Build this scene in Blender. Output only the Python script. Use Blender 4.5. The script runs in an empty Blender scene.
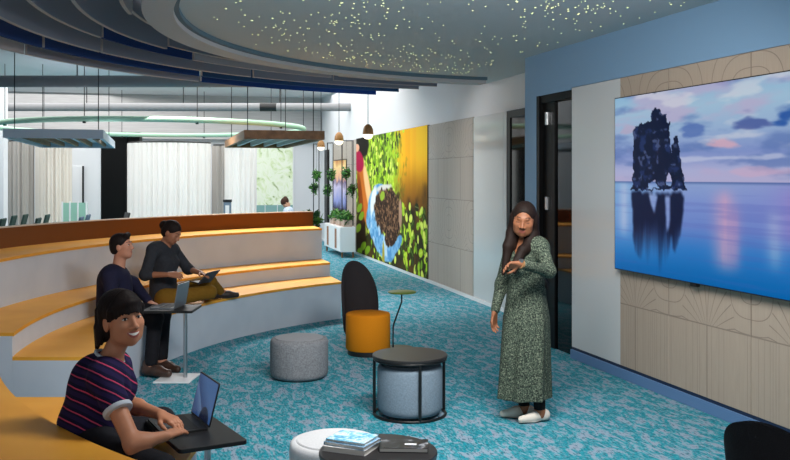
import bpy, math, random
import numpy as np
from mathutils import Vector, Matrix
random.seed(7)
SC = bpy.context.scene
COL = SC.collection
PI = math.pi
R = math.radians

# ------------------------------------------------------------------ camera (level, 41 mm, shifted down)
EYE, FPX, CXP, HYP = 1.8, 900.0, 395.0, 177.0
cam = bpy.data.cameras.new('camera'); camo = bpy.data.objects.new('camera', cam); COL.objects.link(camo)
camo.location = (0, 0, EYE); camo.rotation_euler = (PI/2, 0, 0)
cam.sensor_width = 36; cam.lens = FPX/790*36; cam.shift_y = -(230-HYP)/790; cam.clip_end = 200; cam.clip_start = .05
SC.camera = camo
vs = SC.view_settings
vs.view_transform = 'Standard'; vs.look = 'None'; vs.gamma = 1; vs.exposure = 0; vs.use_curve_mapping = False

def W(px, py, z=0.0):
    Y = (EYE-z)*FPX/(py-HYP)
    return Vector(((px-CXP)/FPX*Y, Y, z))
def D(px, py, Y):
    return Vector(((px-CXP)/FPX*Y, Y, EYE-(py-HYP)*Y/FPX))

# ------------------------------------------------------------------ objects
def setp(o, label=None, cat=None, group=None, kind=None):
    if label: o['label'] = label
    if cat: o['category'] = cat
    if group: o['group'] = group
    if kind: o['kind'] = kind
    return o
def thing(name, label, cat, loc=(0,0,0), rz=0.0, group=None):
    o = bpy.data.objects.new(name, None); COL.objects.link(o)
    o.location = loc; o.rotation_euler = (0, 0, rz); o.empty_display_size = .1
    return setp(o, label, cat, group)
def link(name, me, parent=None, world=False):
    o = bpy.data.objects.new(name, me); COL.objects.link(o)
    if parent is not None:
        o.parent = parent
        if world:
            p = parent; m = Matrix.Identity(4)
            while p is not None:
                m = (p.matrix_parent_inverse @ p.matrix_basis_local if False else Matrix.LocRotScale(p.location, p.rotation_euler, None)) if p.parent is None else m
                p = p.parent
            # only the top-level Empty carries a transform in this script
            o.matrix_parent_inverse = m.inverted() if parent.parent is None else Matrix.Identity(4)
    return o
def copy_tree(o, parent=None):
    c = o.copy(); COL.objects.link(c)
    if parent is not None: c.parent = parent
    for ch in list(o.children): copy_tree(ch, c)
    return c

class MB:
    def __init__(s): s.v = []; s.f = []; s.m = []
    def add(s, vs_, fs, mi=0):
        b = len(s.v); s.v += [tuple(p) for p in vs_]
        for f in fs: s.f.append(tuple(b+i for i in f)); s.m.append(mi)
        return s
    def box(s, c, size, rot=None, mi=0):
        c = Vector(c); hx, hy, hz = [k/2 for k in size]
        ps = [Vector((x*hx, y*hy, z*hz)) for z in (-1,1) for (x,y) in ((-1,-1),(1,-1),(1,1),(-1,1))]
        if rot is not None: ps = [rot @ p for p in ps]
        return s.add([c+p for p in ps], [(3,2,1,0),(4,5,6,7),(0,1,5,4),(1,2,6,5),(2,3,7,6),(3,0,4,7)], mi)
    def fbox(s, fr, u0, u1, n0, n1, z0, z1, mi=0):
        ps = [fr(u,n,z) for z in (z0,z1) for (u,n) in ((u0,n0),(u1,n0),(u1,n1),(u0,n1))]
        a, b, c = ps[1]-ps[0], ps[3]-ps[0], ps[4]-ps[0]
        fs = [(3,2,1,0),(4,5,6,7),(0,1,5,4),(1,2,6,5),(2,3,7,6),(3,0,4,7)]
        if a.cross(b).dot(c) < 0: fs = [f[::-1] for f in fs]
        return s.add(ps, fs, mi)
    def prism(s, poly, z0, z1, mi=0, caps=True):
        n = len(poly)
        area = sum(poly[i][0]*poly[(i+1)%n][1]-poly[(i+1)%n][0]*poly[i][1] for i in range(n))
        if area < 0: poly = poly[::-1]
        fs = [(i, (i+1)%n, (i+1)%n+n, i+n) for i in range(n)]
        if caps: fs += [tuple(range(n-1,-1,-1)), tuple(range(n, 2*n))]
        return s.add([(p[0],p[1],z0) for p in poly]+[(p[0],p[1],z1) for p in poly], fs, mi)
    def cyl(s, a, b, r0, r1=None, n=20, caps=True, mi=0):
        a, b = Vector(a), Vector(b); r1 = r0 if r1 is None else r1
        d = (b-a).normalized(); q = d.to_track_quat('Z','Y').to_matrix()
        vs_ = []
        for p, r in ((a,r0),(b,r1)):
            vs_ += [p + q @ Vector((r*math.cos(2*PI*i/n), r*math.sin(2*PI*i/n), 0)) for i in range(n)]
        fs = [(i,(i+1)%n,(i+1)%n+n,i+n) for i in range(n)]
        if caps: fs += [tuple(range(n-1,-1,-1)), tuple(range(n,2*n))]
        return s.add(vs_, fs, mi)
    def lathe(s, prof, c=(0,0,0), n=40, mi=0, sx=1, sy=1):
        c = Vector(c); vs_ = []; fs = []
        for (r,z) in prof: vs_ += [c+Vector((sx*r*math.cos(2*PI*i/n), sy*r*math.sin(2*PI*i/n), z)) for i in range(n)]
        for k in range(len(prof)-1):
            for i in range(n):
                j = (i+1)%n
                fs.append((k*n+i, k*n+j, (k+1)*n+j, (k+1)*n+i))
        if prof[0][0] > 1e-6: fs.append(tuple(range(n-1,-1,-1)))
        if prof[-1][0] > 1e-6: fs.append(tuple(range((len(prof)-1)*n, len(prof)*n)))
        return s.add(vs_, fs, mi)
    def tube(s, pts, r, n=10, closed=False, mi=0):
        pts = [Vector(p) for p in pts]; m = len(pts); vs_ = []
        rs = r if isinstance(r, (list,tuple)) else [r]*m
        up = Vector((0,0,1))
        for k, p in enumerate(pts):
            if closed: t = pts[(k+1)%m]-pts[(k-1)%m]
            else: t = pts[min(k+1,m-1)]-pts[max(k-1,0)]
            t.normalize(); x = t.cross(up)
            if x.length < 1e-3: x = t.cross(Vector((0,1,0)))
            x.normalize(); y = x.cross(t)
            vs_ += [p+rs[k]*(x*math.cos(2*PI*i/n)+y*math.sin(2*PI*i/n)) for i in range(n)]
        fs = []
        for k in range(m if closed else m-1):
            for i in range(n):
                j = (i+1)%n; k2 = (k+1)%m
                fs.append((k*n+i, k2*n+i, k2*n+j, k*n+j))
        if not closed: fs += [tuple(range(n)), tuple(range(m*n-1, (m-1)*n-1, -1))]
        return s.add(vs_, fs, mi)
    def build(s, name, mats, parent=None, world=False, smooth=None, bevel=0, seg=2):
        me = bpy.data.meshes.new(name); me.from_pydata(s.v, [], s.f)
        if not isinstance(mats, (list,tuple)): mats = [mats]
        for m in mats: me.materials.append(m)
        if len(mats) > 1: me.polygons.foreach_set('material_index', s.m)
        me.update()
        if smooth is not None:
            me.polygons.foreach_set('use_smooth', [True]*len(me.polygons)); me.set_sharp_from_angle(angle=R(smooth))
        o = link(name, me, parent, world)
        if bevel:
            b = o.modifiers.new('bevel','BEVEL'); b.width = bevel; b.segments = seg; b.limit_method = 'ANGLE'; b.angle_limit = R(40)
        return o
def frame(o, d, n):
    o, d, n = Vector((o[0],o[1],0)), Vector((d[0],d[1],0)), Vector((n[0],n[1],0))
    return lambda u, k, z: o + d*u + n*k + Vector((0,0,z))

# ------------------------------------------------------------------ materials
def lin(c):
    return tuple(((x/255)/12.92 if x/255 <= .04045 else ((x/255+.055)/1.055)**2.4) for x in c[:3])
def base(name, rgb, rough=.6, metal=0, spec=.5, emit=None, es=0, srgb=True):
    m = bpy.data.materials.new(name); m.use_nodes = True
    b = m.node_tree.nodes['Principled BSDF']
    c = lin(rgb) if srgb else rgb
    b.inputs['Base Color'].default_value = (*c,1); b.inputs['Roughness'].default_value = rough
    b.inputs['Metallic'].default_value = metal; b.inputs['Specular IOR Level'].default_value = spec
    if emit is not None:
        b.inputs['Emission Color'].default_value = (*lin(emit),1); b.inputs['Emission Strength'].default_value = es
    return m
class NT:
    """small helper round a node tree"""
    def __init__(s, m): s.t = m.node_tree; s.b = s.t.nodes['Principled BSDF']
    def n(s, typ, **kw):
        x = s.t.nodes.new(typ)
        for k, v in kw.items(): setattr(x, k, v)
        return x
    def l(s, a, b): s.t.links.new(a, b)
    def val(s, sock, v):
        if hasattr(v, 'is_output') or isinstance(v, bpy.types.NodeSocket): s.l(v, sock)
        else: sock.default_value = v
    def math(s, op, a, b=0.0, c=0.0):
        x = s.n('ShaderNodeMath', operation=op)
        s.val(x.inputs[0], a); s.val(x.inputs[1], b); s.val(x.inputs[2], c)
        return x.outputs[0]
    def coord(s, which='Object', scale=(1,1,1), rot=(0,0,0), loc=(0,0,0)):
        c = s.n('ShaderNodeTexCoord'); mp = s.n('ShaderNodeMapping')
        mp.inputs['Scale'].default_value = scale; mp.inputs['Rotation'].default_value = rot; mp.inputs['Location'].default_value = loc
        s.l(c.outputs[which], mp.inputs['Vector']); return mp.outputs[0]
    def coord2(s, ang, scale, loc=(0,0,0)):      # turn first, then scale: stretches along any direction
        c = s.n('ShaderNodeTexCoord'); r = s.n('ShaderNodeVectorRotate', rotation_type='Z_AXIS'); r.inputs['Angle'].default_value = ang
        mp = s.n('ShaderNodeMapping'); mp.inputs['Scale'].default_value = scale; mp.inputs['Location'].default_value = loc
        s.l(c.outputs['Object'], r.inputs['Vector']); s.l(r.outputs[0], mp.inputs['Vector']); return mp.outputs[0]
    def noise(s, vec, scale, detail=3, rough=.5, dist=0):
        x = s.n('ShaderNodeTexNoise'); x.inputs['Scale'].default_value = scale; x.inputs['Detail'].default_value = detail
        x.inputs['Roughness'].default_value = rough; x.inputs['Distortion'].default_value = dist
        s.l(vec, x.inputs['Vector']); return x.outputs[0]
    def ramp(s, fac, stops, interp='LINEAR'):
        x = s.n('ShaderNodeValToRGB'); e = x.color_ramp; e.interpolation = interp
        while len(e.elements) < len(stops): e.elements.new(.5)
        for el, (p, c) in zip(e.elements, stops): el.position = p; el.color = (*c,1)
        s.l(fac, x.inputs[0]); return x.outputs[0]
    def mix(s, fac, a, b, mode='MIX'):
        x = s.n('ShaderNodeMix', data_type='RGBA', blend_type=mode)
        s.val(x.inputs[0], fac)
        for sock, v in ((x.inputs[6],a),(x.inputs[7],b)):
            if isinstance(v, bpy.types.NodeSocket): s.l(v, sock)
            else: sock.default_value = (*v,1)
        return x.outputs[2]
    def color(s, sock): s.l(sock, s.b.inputs['Base Color'])
    def bump(s, h, strength=.3, dist=.01):
        x = s.n('ShaderNodeBump'); x.inputs['Strength'].default_value = strength; x.inputs['Distance'].default_value = dist
        s.l(h, x.inputs['Height']); s.l(x.outputs[0], s.b.inputs['Normal'])
def speck(name, c0, c1, scale, rough=.8, bump=.2, detail=2, lo=.35, hi=.65, stretch=(1,1,1)):
    m = base(name, c0, rough); t = NT(m); v = t.coord(scale=stretch); f = t.noise(v, scale, detail)
    t.color(t.ramp(f, [(lo, lin(c0)), (hi, lin(c1))]))
    if bump: t.bump(f, bump, .004)
    return m
M = {}
M['white_wall'] = base('white wall paint', (222,224,228), .6)
M['grey_wall'] = base('pale grey wall paint', (205,208,212), .6)
M['blue_wall'] = base('light blue wall paint', (125,160,192), .6)
M['skirt_blue'] = base('blue skirting paint', (92,128,172), .5)
M['dark_line'] = base('dark shadow strip', (20,40,70), .6)
M['glass_board'] = base('white lacquered glass', (206,209,210), .12, spec=.6)
M['black_metal'] = base('black powder coat', (14,14,15), .4)
M['black_frame'] = base('black door frame', (7,7,8), .4, spec=.2)
M['dark_glass'] = base('dark tinted glass', (6,7,9), .05, spec=.35)
M['chrome'] = base('brushed steel', (190,192,195), .3, metal=1)
M['white_gloss'] = base('white gloss', (235,236,238), .3)
M['laminate'] = speck('grey laminate riser', (196,204,216), (204,211,222), 3, .5, 0)
M['orange_tread'] = speck('orange tread', (232,158,44), (240,170,56), 2.5, .55, 0)
M['brown_board'] = base('brown leather backboard', (112,60,4), .6, spec=.3)
M['black_plastic'] = base('black plastic', (20,20,22), .5)
M['black_top'] = base('black table top', (36,34,35), .38)
M['concrete_ceiling'] = base('grey open ceiling', (212,212,214), .8)
# ------------------------------------------------------------------ carpet
def carpet_material():
    m = base('turquoise loop carpet', (60,140,160), .95, spec=.15); t = NT(m)
    v = t.coord2(R(-16.5), (1,.36,1)); v0 = t.coord()
    big = t.noise(v, 15, 4, .6, .7)
    col = t.ramp(big, [(.37, lin((138,154,172))), (.45, lin((128,160,178))), (.49, lin((46,152,166))), (.56, lin((14,128,146))), (.63, lin((20,142,158))), (.69, lin((136,162,178)))])
    sm = t.noise(v, 60, 3, .65)
    col = t.mix(t.math('MULTIPLY', t.ramp(sm, [(.50,(0,0,0)),(.58,(1,1,1))]), .5), col, lin((138,152,168)))
    sm2 = t.noise(t.coord2(R(-16.5), (1,.3,1), (3,1,0)), 66, 2, .6)
    col = t.mix(t.math('MULTIPLY', t.ramp(sm2, [(.53,(0,0,0)),(.61,(1,1,1))]), .7), col, lin((8,94,110)))
    t.color(col)
    t.bump(t.noise(v0, 160, 2), .5, .006)
    return m
M['carpet'] = carpet_material()
f = MB().prism([(-16,-3),(7,-3),(7,32),(-16,32)], -.1, 0).build('floor', M['carpet']); setp(f, kind='structure')

# ------------------------------------------------------------------ wall with the screen
thT = math.atan(269/900); dT = (math.sin(thT), -math.cos(thT)); nT = (-math.cos(thT), -math.sin(thT))
C0 = (1.444, 10.0)
FT = frame(C0, dT, nT)
U_D0, U_D1, U_G1, UEND = .282, 1.081, 2.010, 9.6
ZP, ZC = 2.69, 3.12
w = MB()
w.fbox(FT, 0, U_D0, -.55, 0, 0, ZC)                       # pier by the corner
w.fbox(FT, U_D0, U_D1, -.55, 0, ZP-.02, ZC)               # over the door
w.fbox(FT, U_D1, UEND, -.55, -.03, 0, ZP)                 # behind the panels
w.fbox(FT, U_D1, UEND, -.55, 0, ZP, ZC)                   # fascia
w.fbox(FT, U_D0, U_D1, -.55, -.5, 0, ZP-.02)
o = w.build('wall_right', M['blue_wall']); setp(o, kind='structure')
b = MB().fbox(FT, U_D1+.005, UEND, -.03, .012, 0, .088).build('baseboard_right', M['skirt_blue'], bevel=.003); setp(b, kind='structure')
b = MB().fbox(FT, U_D1+.005, UEND, -.03, -.005, .088, .115).build('trim_1', M['dark_line']); setp(b, kind='structure')
# door beside the corner
b = MB()
b.fbox(FT, U_D0, U_D0+.07, -.3, -.004, 0, ZP-.02); b.fbox(FT, U_D1-.03, U_D1, -.3, -.03, 0, ZP-.02); b.fbox(FT, U_D0+.07, U_D1-.03, -.3, -.02, ZP-.1, ZP-.02)
door = b.build('door_1', M['black_frame']); setp(door, 'tall black framed glass door beside the white lacquered panel of the screen wall', kind='structure')
MB().fbox(FT, U_D0+.07, U_D0+.34, -.1, -.05, .0, ZP-.1).build('door_stile', M['black_frame'], door)
MB().fbox(FT, U_D0+.34, U_D1-.03, -.09, -.07, .0, ZP-.1).build('glass_leaf', M['dark_glass'], door)
for z in (2.42, 1.52):
    MB().fbox(FT, U_D0+.18, U_D0+.23, -.05, -.015, z-.07, z+.07).build('patch_fitting', M['chrome'], door, bevel=.005)
# white lacquered glass board
g = MB().fbox(FT, U_D1+.01, U_G1-.005, -.029, -.004, .115, ZP-.004).build('glass_writing_board', M['glass_board'])
setp(g, 'tall white lacquered glass writing board between black door and wall screen', 'writing board')
# panelling in pale wood with incised fans
def fan_wood(name, u_axis, origin, cell, phase, zsplits, c0=(162,147,132), c1=(182,166,150)):
    """pale wood; rows between zsplits: 'fan' rows carry incised fans and rules, 'flute' rows upright grooves"""
    m = base(name, c0, .65); t = NT(m)
    geo = t.n('ShaderNodeNewGeometry')
    dot = t.n('ShaderNodeVectorMath', operation='DOT_PRODUCT'); sub = t.n('ShaderNodeVectorMath', operation='SUBTRACT')
    t.l(geo.outputs['Position'], sub.inputs[0]); sub.inputs[1].default_value = origin
    t.l(sub.outputs[0], dot.inputs[0]); dot.inputs[1].default_value = (*u_axis, 0)
    u = dot.outputs['Value']
    sep = t.n('ShaderNodeSeparateXYZ'); t.l(geo.outputs['Position'], sep.inputs[0]); z = sep.outputs[2]
    cmb = t.n('ShaderNodeCombineXYZ'); t.l(u, cmb.inputs[0]); t.l(z, cmb.inputs[2])
    mp = t.n('ShaderNodeMapping'); mp.inputs['Scale'].default_value = (1,1,.06); t.l(cmb.outputs[0], mp.inputs[0])
    grain = t.noise(mp.outputs[0], 70, 4, .6)
    col = t.mix(grain, lin(c0), lin(c1))
    cu = t.math('FRACT', t.math('DIVIDE', t.math('SUBTRACT', u, phase), cell))     # 0..1 along a panel
    half = t.math('FRACT', t.math('DIVIDE', t.math('SUBTRACT', u, phase+cell/2), cell))
    def groove(x, w):      # 1 where fract(x) lies inside w
        return t.math('LESS_THAN', t.math('FRACT', x), w)
    def AND(a, b): return t.math('MULTIPLY', a, b)
    def OR(a, b): return t.math('MAXIMUM', a, b)
    lines = None
    for (z0, z1, kind) in zsplits:
        inside = AND(t.math('GREATER_THAN', z, z0), t.math('LESS_THAN', z, z1))
        seam = t.math('LESS_THAN', t.math('ABSOLUTE', t.math('SUBTRACT', z, z1)), .005)
        if kind == 'fan':
            # fans spring from the foot of each seam, arches from the head
            cc = t.math('SUBTRACT', t.math('ABSOLUTE', t.math('SUBTRACT', cu, .5)), 0)        # 0 mid, .5 at seam
            dx = t.math('MULTIPLY', t.math('SUBTRACT', .5, cc), cell)
            dz = t.math('SUBTRACT', z, z0-.02)
            dxm = t.math('MULTIPLY', cc, cell)
            rr = t.math('SQRT', t.math('ADD', t.math('MULTIPLY', dxm, dxm), t.math('MULTIPLY', t.math('MULTIPLY', dz, dz), .6)))
            ang = t.math('ARCTAN2', dxm, t.math('ADD', dz, .05))
            fan = AND(groove(t.math('ADD', t.math('MULTIPLY', ang, 4.2), t.math('MULTIPLY', rr, -1.2)), .1), t.math('LESS_THAN', rr, .33))
            dz2 = t.math('SUBTRACT', z1, z)
            q = t.math('POWER', t.math('ADD', t.math('POWER', t.math('ABSOLUTE', t.math('DIVIDE', dx, .36)), 3.0), t.math('POWER', t.math('ABSOLUTE', t.math('DIVIDE', t.math('ABSOLUTE', t.math('SUBTRACT', z, (z0+z1)/2)), (z1-z0)*.52)), 3.0)), .333)
            arch = AND(groove(t.math('MULTIPLY', q, 3.2), .06), t.math('GREATER_THAN', rr, .33))
            seamv = t.math('LESS_THAN', t.math('ABSOLUTE', t.math('SUBTRACT', cu, .5)), -1)
            vs_ = OR(t.math('LESS_THAN', cu, .006), t.math('GREATER_THAN', cu, .994))
            here = OR(OR(fan, arch), vs_)
        else:
            wn = t.n('ShaderNodeTexWhiteNoise', noise_dimensions='1D')
            k = t.math('FLOOR', t.math('MULTIPLY', u, 34)); t.l(k, wn.inputs['W'])
            gr = AND(groove(t.math('MULTIPLY', u, 34), .16), t.math('GREATER_THAN', wn.outputs['Value'], .45))
            here = OR(t.math('MULTIPLY', gr, .7), OR(t.math('LESS_THAN', half, .006), t.math('GREATER_THAN', half, .994)))
        here = OR(AND(here, inside), seam)
        lines = here if lines is None else OR(lines, here)
    t.color(t.mix(t.math('MULTIPLY', lines, .5), col, lin((92,80,72))))
    t.bump(t.math('SUBTRACT', 1, lines), .5, .004)
    return m
M['fan_wood'] = fan_wood('pale wood with incised fans', dT, (*C0,0), 1.01, 2.765, [(.115,.67,'flute'),(.67,1.35,'fan'),(1.35,2.03,'flute'),(2.03,2.69,'fan')])
def wall_panel(name, fr, u0, u1, n0, n1, z0, z1, mat, label, group=None):
    o = MB().fbox(fr, u0, u1, n0, n1, z0, z1).build(name, mat, bevel=.002, seg=1)
    return setp(o, label, 'wall panel', group)
us = [U_G1, 2.765, 3.776, 4.786, 5.796, 6.806, 7.816]
lab = ['narrow pale wood wall panel with incised fans next to the white glass board',
       'pale wood wall panel with incised fans behind the rock end of the wall screen',
       'pale wood wall panel with incised fans behind the open water end of the wall screen',
       'pale wood wall panel with incised fans just past the wall screen', 'second pale wood wall panel past the wall screen', 'third pale wood wall panel past the wall screen']
for i in range(3):
    wall_panel('wood_wall_panel', FT, us[i]+.002, us[i+1]-.002 if i < 2 else 6.8, -.03, 0, .115, ZP-.002, M['fan_wood'], lab[i])

# ------------------------------------------------------------------ wall with the mural
thM = math.atan(234/900); dM = (math.sin(thM), -math.cos(thM)); nM = (-math.cos(thM), -math.sin(thM))
M0 = (.566, 15.4)
FM = frame(M0, dM, nM)
T_BACK = -10.95
w = MB().fbox(FM, T_BACK-.3, 5.6, -.25, -.035, 0, 4.1)
o = w.build('wall_far_right', M['white_wall']); setp(o, kind='structure')
b = MB().fbox(FM, T_BACK, 5.2, -.035, .012, 0, .05).build('baseboard_far_right', M['white_gloss']); setp(b, kind='structure')
M['fan_wood2'] = fan_wood('pale wood with fine incised lines', dM, (*M0,0), 1.15, 0, [(.05,.7,'flute'),(.7,1.45,'fan'),(1.45,2.1,'flute'),(2.1,2.68,'fan')], (172,162,152), (186,176,166))
wall_panel('wood_wall_panel', FM, .02, 2.28, -.035, 0, .055, 2.68, M['fan_wood2'], 'pale wood wall panel with fine incised lines next to the soil and leaf mural')
g = MB().fbox(FM, 2.3, 3.497, -.034, -.004, .055, 2.67).build('glass_writing_board', M['glass_board'])
setp(g, 'white lacquered glass writing board between the fluted wood panel and the far black door', 'writing board')
b = MB(); b.fbox(FM, 3.52, 3.60, -.034, .0, .05, 2.67)
setp(b.build('trim_2', M['glass_board']), kind='structure')
b = MB(); b.fbox(FM, 3.605, 3.72, -.034, -.005, .0, 2.67); b.fbox(FM, 4.42, 4.5, -.034, -.005, 0, 2.67); b.fbox(FM, 3.72, 4.42, -.034, -.005, 2.58, 2.67)
door = b.build('door_2', M['black_frame']); setp(door, 'black framed glass door half hidden behind the blue corner', kind='structure')
MB().fbox(FM, 3.72, 4.42, -.033, -.02, .0, 2.58).build('glass_leaf', M['dark_glass'], door)

# back walls
Bk = FM(T_BACK, 0, 0); FB = frame((Bk.x,Bk.y), nM, (-dM[0]*-1, -dM[1]*-1))     # runs away from the mural wall
w = MB().fbox(FB, -.3, 15, -.25, 0, 0, 4.1).build('wall_back', M['white_wall']); setp(w, kind='structure')
w = MB().fbox(FB, 0, 15, .0, .25, 2.85, 4.05).build('beam', speck('grey panelled bulkhead', (176,174,175), (188,187,186), 2, .7, 0, stretch=(1,1,30))); setp(w, kind='structure')
w = MB().prism([(-14.3,-3),(-14,-3),(-14,24),(-14.3,24)], 0, 4.1).build('wall_left', M['grey_wall']); setp(w, kind='structure')
w = MB().prism([(-9.5,20.6),(-8.96,20.6),(-8.99,20.9),(-9.5,20.9)], 0, 4.0).build('pillar', M['white_wall']); setp(w, kind='structure')

# ------------------------------------------------------------------ ceilings
CR = Vector((2.55, 7.8, 0))
def pol(r, a, z=0.0): return Vector((CR.x+r*math.cos(a), CR.y+r*math.sin(a), z))
A_END = R(108)
poly = [pol(4.31, R(a)) for a in np.linspace(108, 262, 60)]
e1 = FM(2.74, -.03, 0); e2 = FM(5.2, -.03, 0); 
poly += [Vector((2.2,-1.0,0)), Vector((7,-1,0)), Vector((7,10.8,0)), e2, e1]
def star_ceiling_material():
    m = base('grey blue acoustic ceiling', (204,208,208), .85); return m
M['star_ceiling'] = star_ceiling_material()
c = MB().prism([(p.x,p.y) for p in poly], ZC, ZC+.12).build('ceiling', M['star_ceiling']); setp(c, kind='structure')
c = MB().prism([(-16,-3),(7,-3),(7,32),(-16,32)], 4.05, 4.2).build('ceiling_open', M['concrete_ceiling']); setp(c, kind='structure')
# fibre optic points set in the ceiling
st = MB(); rnd = random.Random(3); n = 0
cl = [(rnd.uniform(-1.6,3.0), rnd.uniform(6.3,12.6)) for _ in range(20)]
while n < 520:
    if rnd.random() < .55:
        cx_, cy_ = cl[rnd.randrange(len(cl))]; x, y = rnd.gauss(cx_, .22), rnd.gauss(cy_, .45)
    else: x, y = rnd.uniform(-1.8,3.2), rnd.uniform(5.9,12.8)
    if (x-CR.x)**2+(y-CR.y)**2 > 4.1**2 and not (x > -0 and y > 10.9): continue
    p = Vector((x,y,0)) - Vector((*C0,0)); 
    if p.dot(Vector((*nT,0))) < .12: continue
    p = Vector((x,y,0)) - Vector((*M0,0))
    if p.dot(Vector((*nM,0))) < .1: continue
    if (x-CR.x)**2+(y-CR.y)**2 > 4.1**2: continue
    r = rnd.choice((.003,.004,.004,.005,.007))
    st.cyl((x,y,ZC+.002),(x,y,ZC-.004), r, n=6); n += 1
M['star'] = base('lit fibre optic point', (255,250,200), .5, emit=(240,255,170), es=1.0)
s = st.build('ceiling_star_lights', M['star']); setp(s, 'countless pinpoint fibre lights scattered over the blue grey ceiling', 'star lights', kind='stuff')

def ring_band(mb, r0, r1, a0, a1, z0, z1, n=40, z0b=None):
    aa = np.linspace(a0, a1, n); vs_ = []
    for a in aa: vs_ += [pol(r0,a,z0), pol(r1,a,z0), pol(r1,a,z1), pol(r0,a,z1)]
    fs = []
    for k in range(n-1):
        b = 4*k
        for i in range(4): fs.append((b+i, b+4+i, b+4+(i+1)%4, b+(i+1)%4))
    fs += [(0,1,2,3), (4*n-1,4*n-2,4*n-3,4*n-4)]
    return mb.add(vs_, fs)
rim = ring_band(MB(), 4.34, 4.57, R(108), R(262), 3.04, 3.26, 90).build('trim_3', base('light grey rim', (176,178,182), .6), smooth=30); setp(rim, kind='structure')
rim = ring_band(MB(), 4.30, 4.34, R(108), R(262), 3.08, 3.26, 90).build('trim_4', base('teal grey shadow gap', (84,110,124), .7), smooth=30); setp(rim, kind='structure')
# baffles: concentric felt blades in four colours
fin_cols = {'navy': base('navy felt', (12,60,124), .9), 'slate': base('slate felt', (138,146,162), .9), 'grey': base('pale grey felt', (186,186,192), .9), 'blue': base('deep blue felt', (30,74,120), .9)}
fin_edge = base('pale felt edge', (186,184,186), .9)
rnd = random.Random(14)
ordn = ['innermost','second','third','fourth','fifth','outermost']
rings = [4.72+.342*i for i in range(6)]
for i, r in enumerate(rings):
    a = 108 + [0, 1.6, 3.0, 4.4, 6.0, 8.0][i]; k = 0
    while a < 250:
        span = rnd.uniform(16, 38)
        a1 = min(a+span, 252)
        if 252-a1 < 10: a1 = 252
        nm = rnd.choice(['navy','slate','slate','grey','slate','navy','blue'])
        if i == 5: nm = ['navy','slate','grey','grey','blue','grey','slate','grey'][k]
        if i == 4: nm = ['blue','navy','navy','navy','slate','grey','navy','slate'][k]
        zb = (3.04 if i == 5 else 3.115-.013*i+rnd.choice((0, 0, .035)))
        zt = 3.52
        n_ = max(6,int((a1-a)/1.6))
        mb = ring_band(MB(), r-.014, r+.014, R(a+.22), R(a1-.22), zb+.008, zt, n_); mb.m[-2:] = [1,1]
        root = mb.build('ceiling_baffle', [fin_cols[nm], fin_edge], smooth=40)
        ring_band(MB(), r-.0145, r+.0145, R(a+.22), R(a1-.22), zb, zb+.008, n_).build('baffle_edge', fin_edge if nm in ('grey','slate') else fin_cols[nm], root, smooth=40)
        place = ['closest to the mural', 'following the mural end', 'along the tiered seats', 'past the tiered seats', 'towards the viewer', 'overhead', 'beyond', 'last'][k]
        setp(root, '%s curved ceiling baffle, %s ring, segment %s' % (nm, ordn[i], place), 'ceiling baffle', 'curved baffles ringing the starry ceiling')
        a = a1; k += 1
# ------------------------------------------------------------------ tiered seats
R1, R2, R3, R4 = 4.87, 5.50, 6.02, 6.62
Z1, Z2, Z3, Z4 = .47, .65, 1.08, 1.285
def ang_line(r, p, d):       # angle where the circle of radius r meets the line p + s d (the hit with the larger s)
    p = Vector(p)-Vector((CR.x,CR.y)); d = Vector(d).normalized()
    bq = p.dot(d); cq = p.dot(p)-r*r
    s = -bq + math.sqrt(max(bq*bq-cq, 0)); q = p+d*s
    a = math.atan2(q.y, q.x); return a if a > 0 else a+2*PI
def ang_y(r, y):              # left-hand hit with y = const
    dy = y-CR.y; return math.atan2(dy, -math.sqrt(r*r-dy*dy)) % (2*PI)
def ang_x(r, x):              # near hit with x = const
    dx = x-CR.x; return math.atan2(-math.sqrt(r*r-dx*dx), dx) % (2*PI)
far_end = lambda r: ang_line(r, (-.70,11.5), (-.277,.961))
def sector(mb, r0, r1, fa, fb, z0, z1, n=64):
    vs_ = []
    for k in range(n):
        s = k/(n-1)
        for r in (r0, r1):
            a = fa(r)*(1-s)+fb(r)*s
            for z in (z0, z1): vs_.append(pol(r, a, z))
    fs = []
    for k in range(n-1):
        b = 4*k      # 0: r0z0 1: r0z1 2: r1z0 3: r1z1
        fs += [(b+1,b+5,b+7,b+3),(b+0,b+2,b+6,b+4),(b+0,b+4,b+5,b+1),(b+2,b+3,b+7,b+6)]
    e = 4*(n-1); fs += [(0,1,3,2),(e,e+2,e+3,e+1)]
    return mb.add(vs_, fs)
TT = .026
def tiers(label, fa, fb3, fa3=None, group='curved tiers of seats'):
    """fa/fb3: lists of end-angle functions for tiers 1..4"""
    t = thing('tiered_seating', label, 'tiered seating', pol(R1, PI, 0), 0, group)
    spec = [(R1,R2,0,Z1),(R2,R3,0,Z2),(R3,R4+.09,0,Z3)]
    for i, (a, b_, z0, z1) in enumerate(spec):
        sector(MB(), a, b_ + (.0 if i == 2 else -.001), fa[i], fb3[i], z0, z1-TT).build('riser', M['laminate'], t, True, smooth=30)
        sector(MB(), a-.012, b_ + (.0 if i == 2 else -.001), fa[i], fb3[i], z1-TT, z1).build('tread', M['orange_tread'], t, True, smooth=30)
    sector(MB(), R4, R4+.08, fa[3], fb3[3], Z3, Z4).build('backboard', M['brown_board'], t, True, smooth=30)
    sector(MB(), R4-.004, R4+.084, fa[3], fb3[3], Z4, Z4+.012).build('board_capping', base('pale oak capping', (205,190,175), .5), t, True, smooth=30)
    return t
board_end = far_end
yy = lambda y: (lambda r: ang_y(r, y))
tiers('long curved tiered seating with grey risers, orange treads and brown backboard', [far_end,far_end,far_end,board_end], [yy(6.65)]*4)
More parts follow.
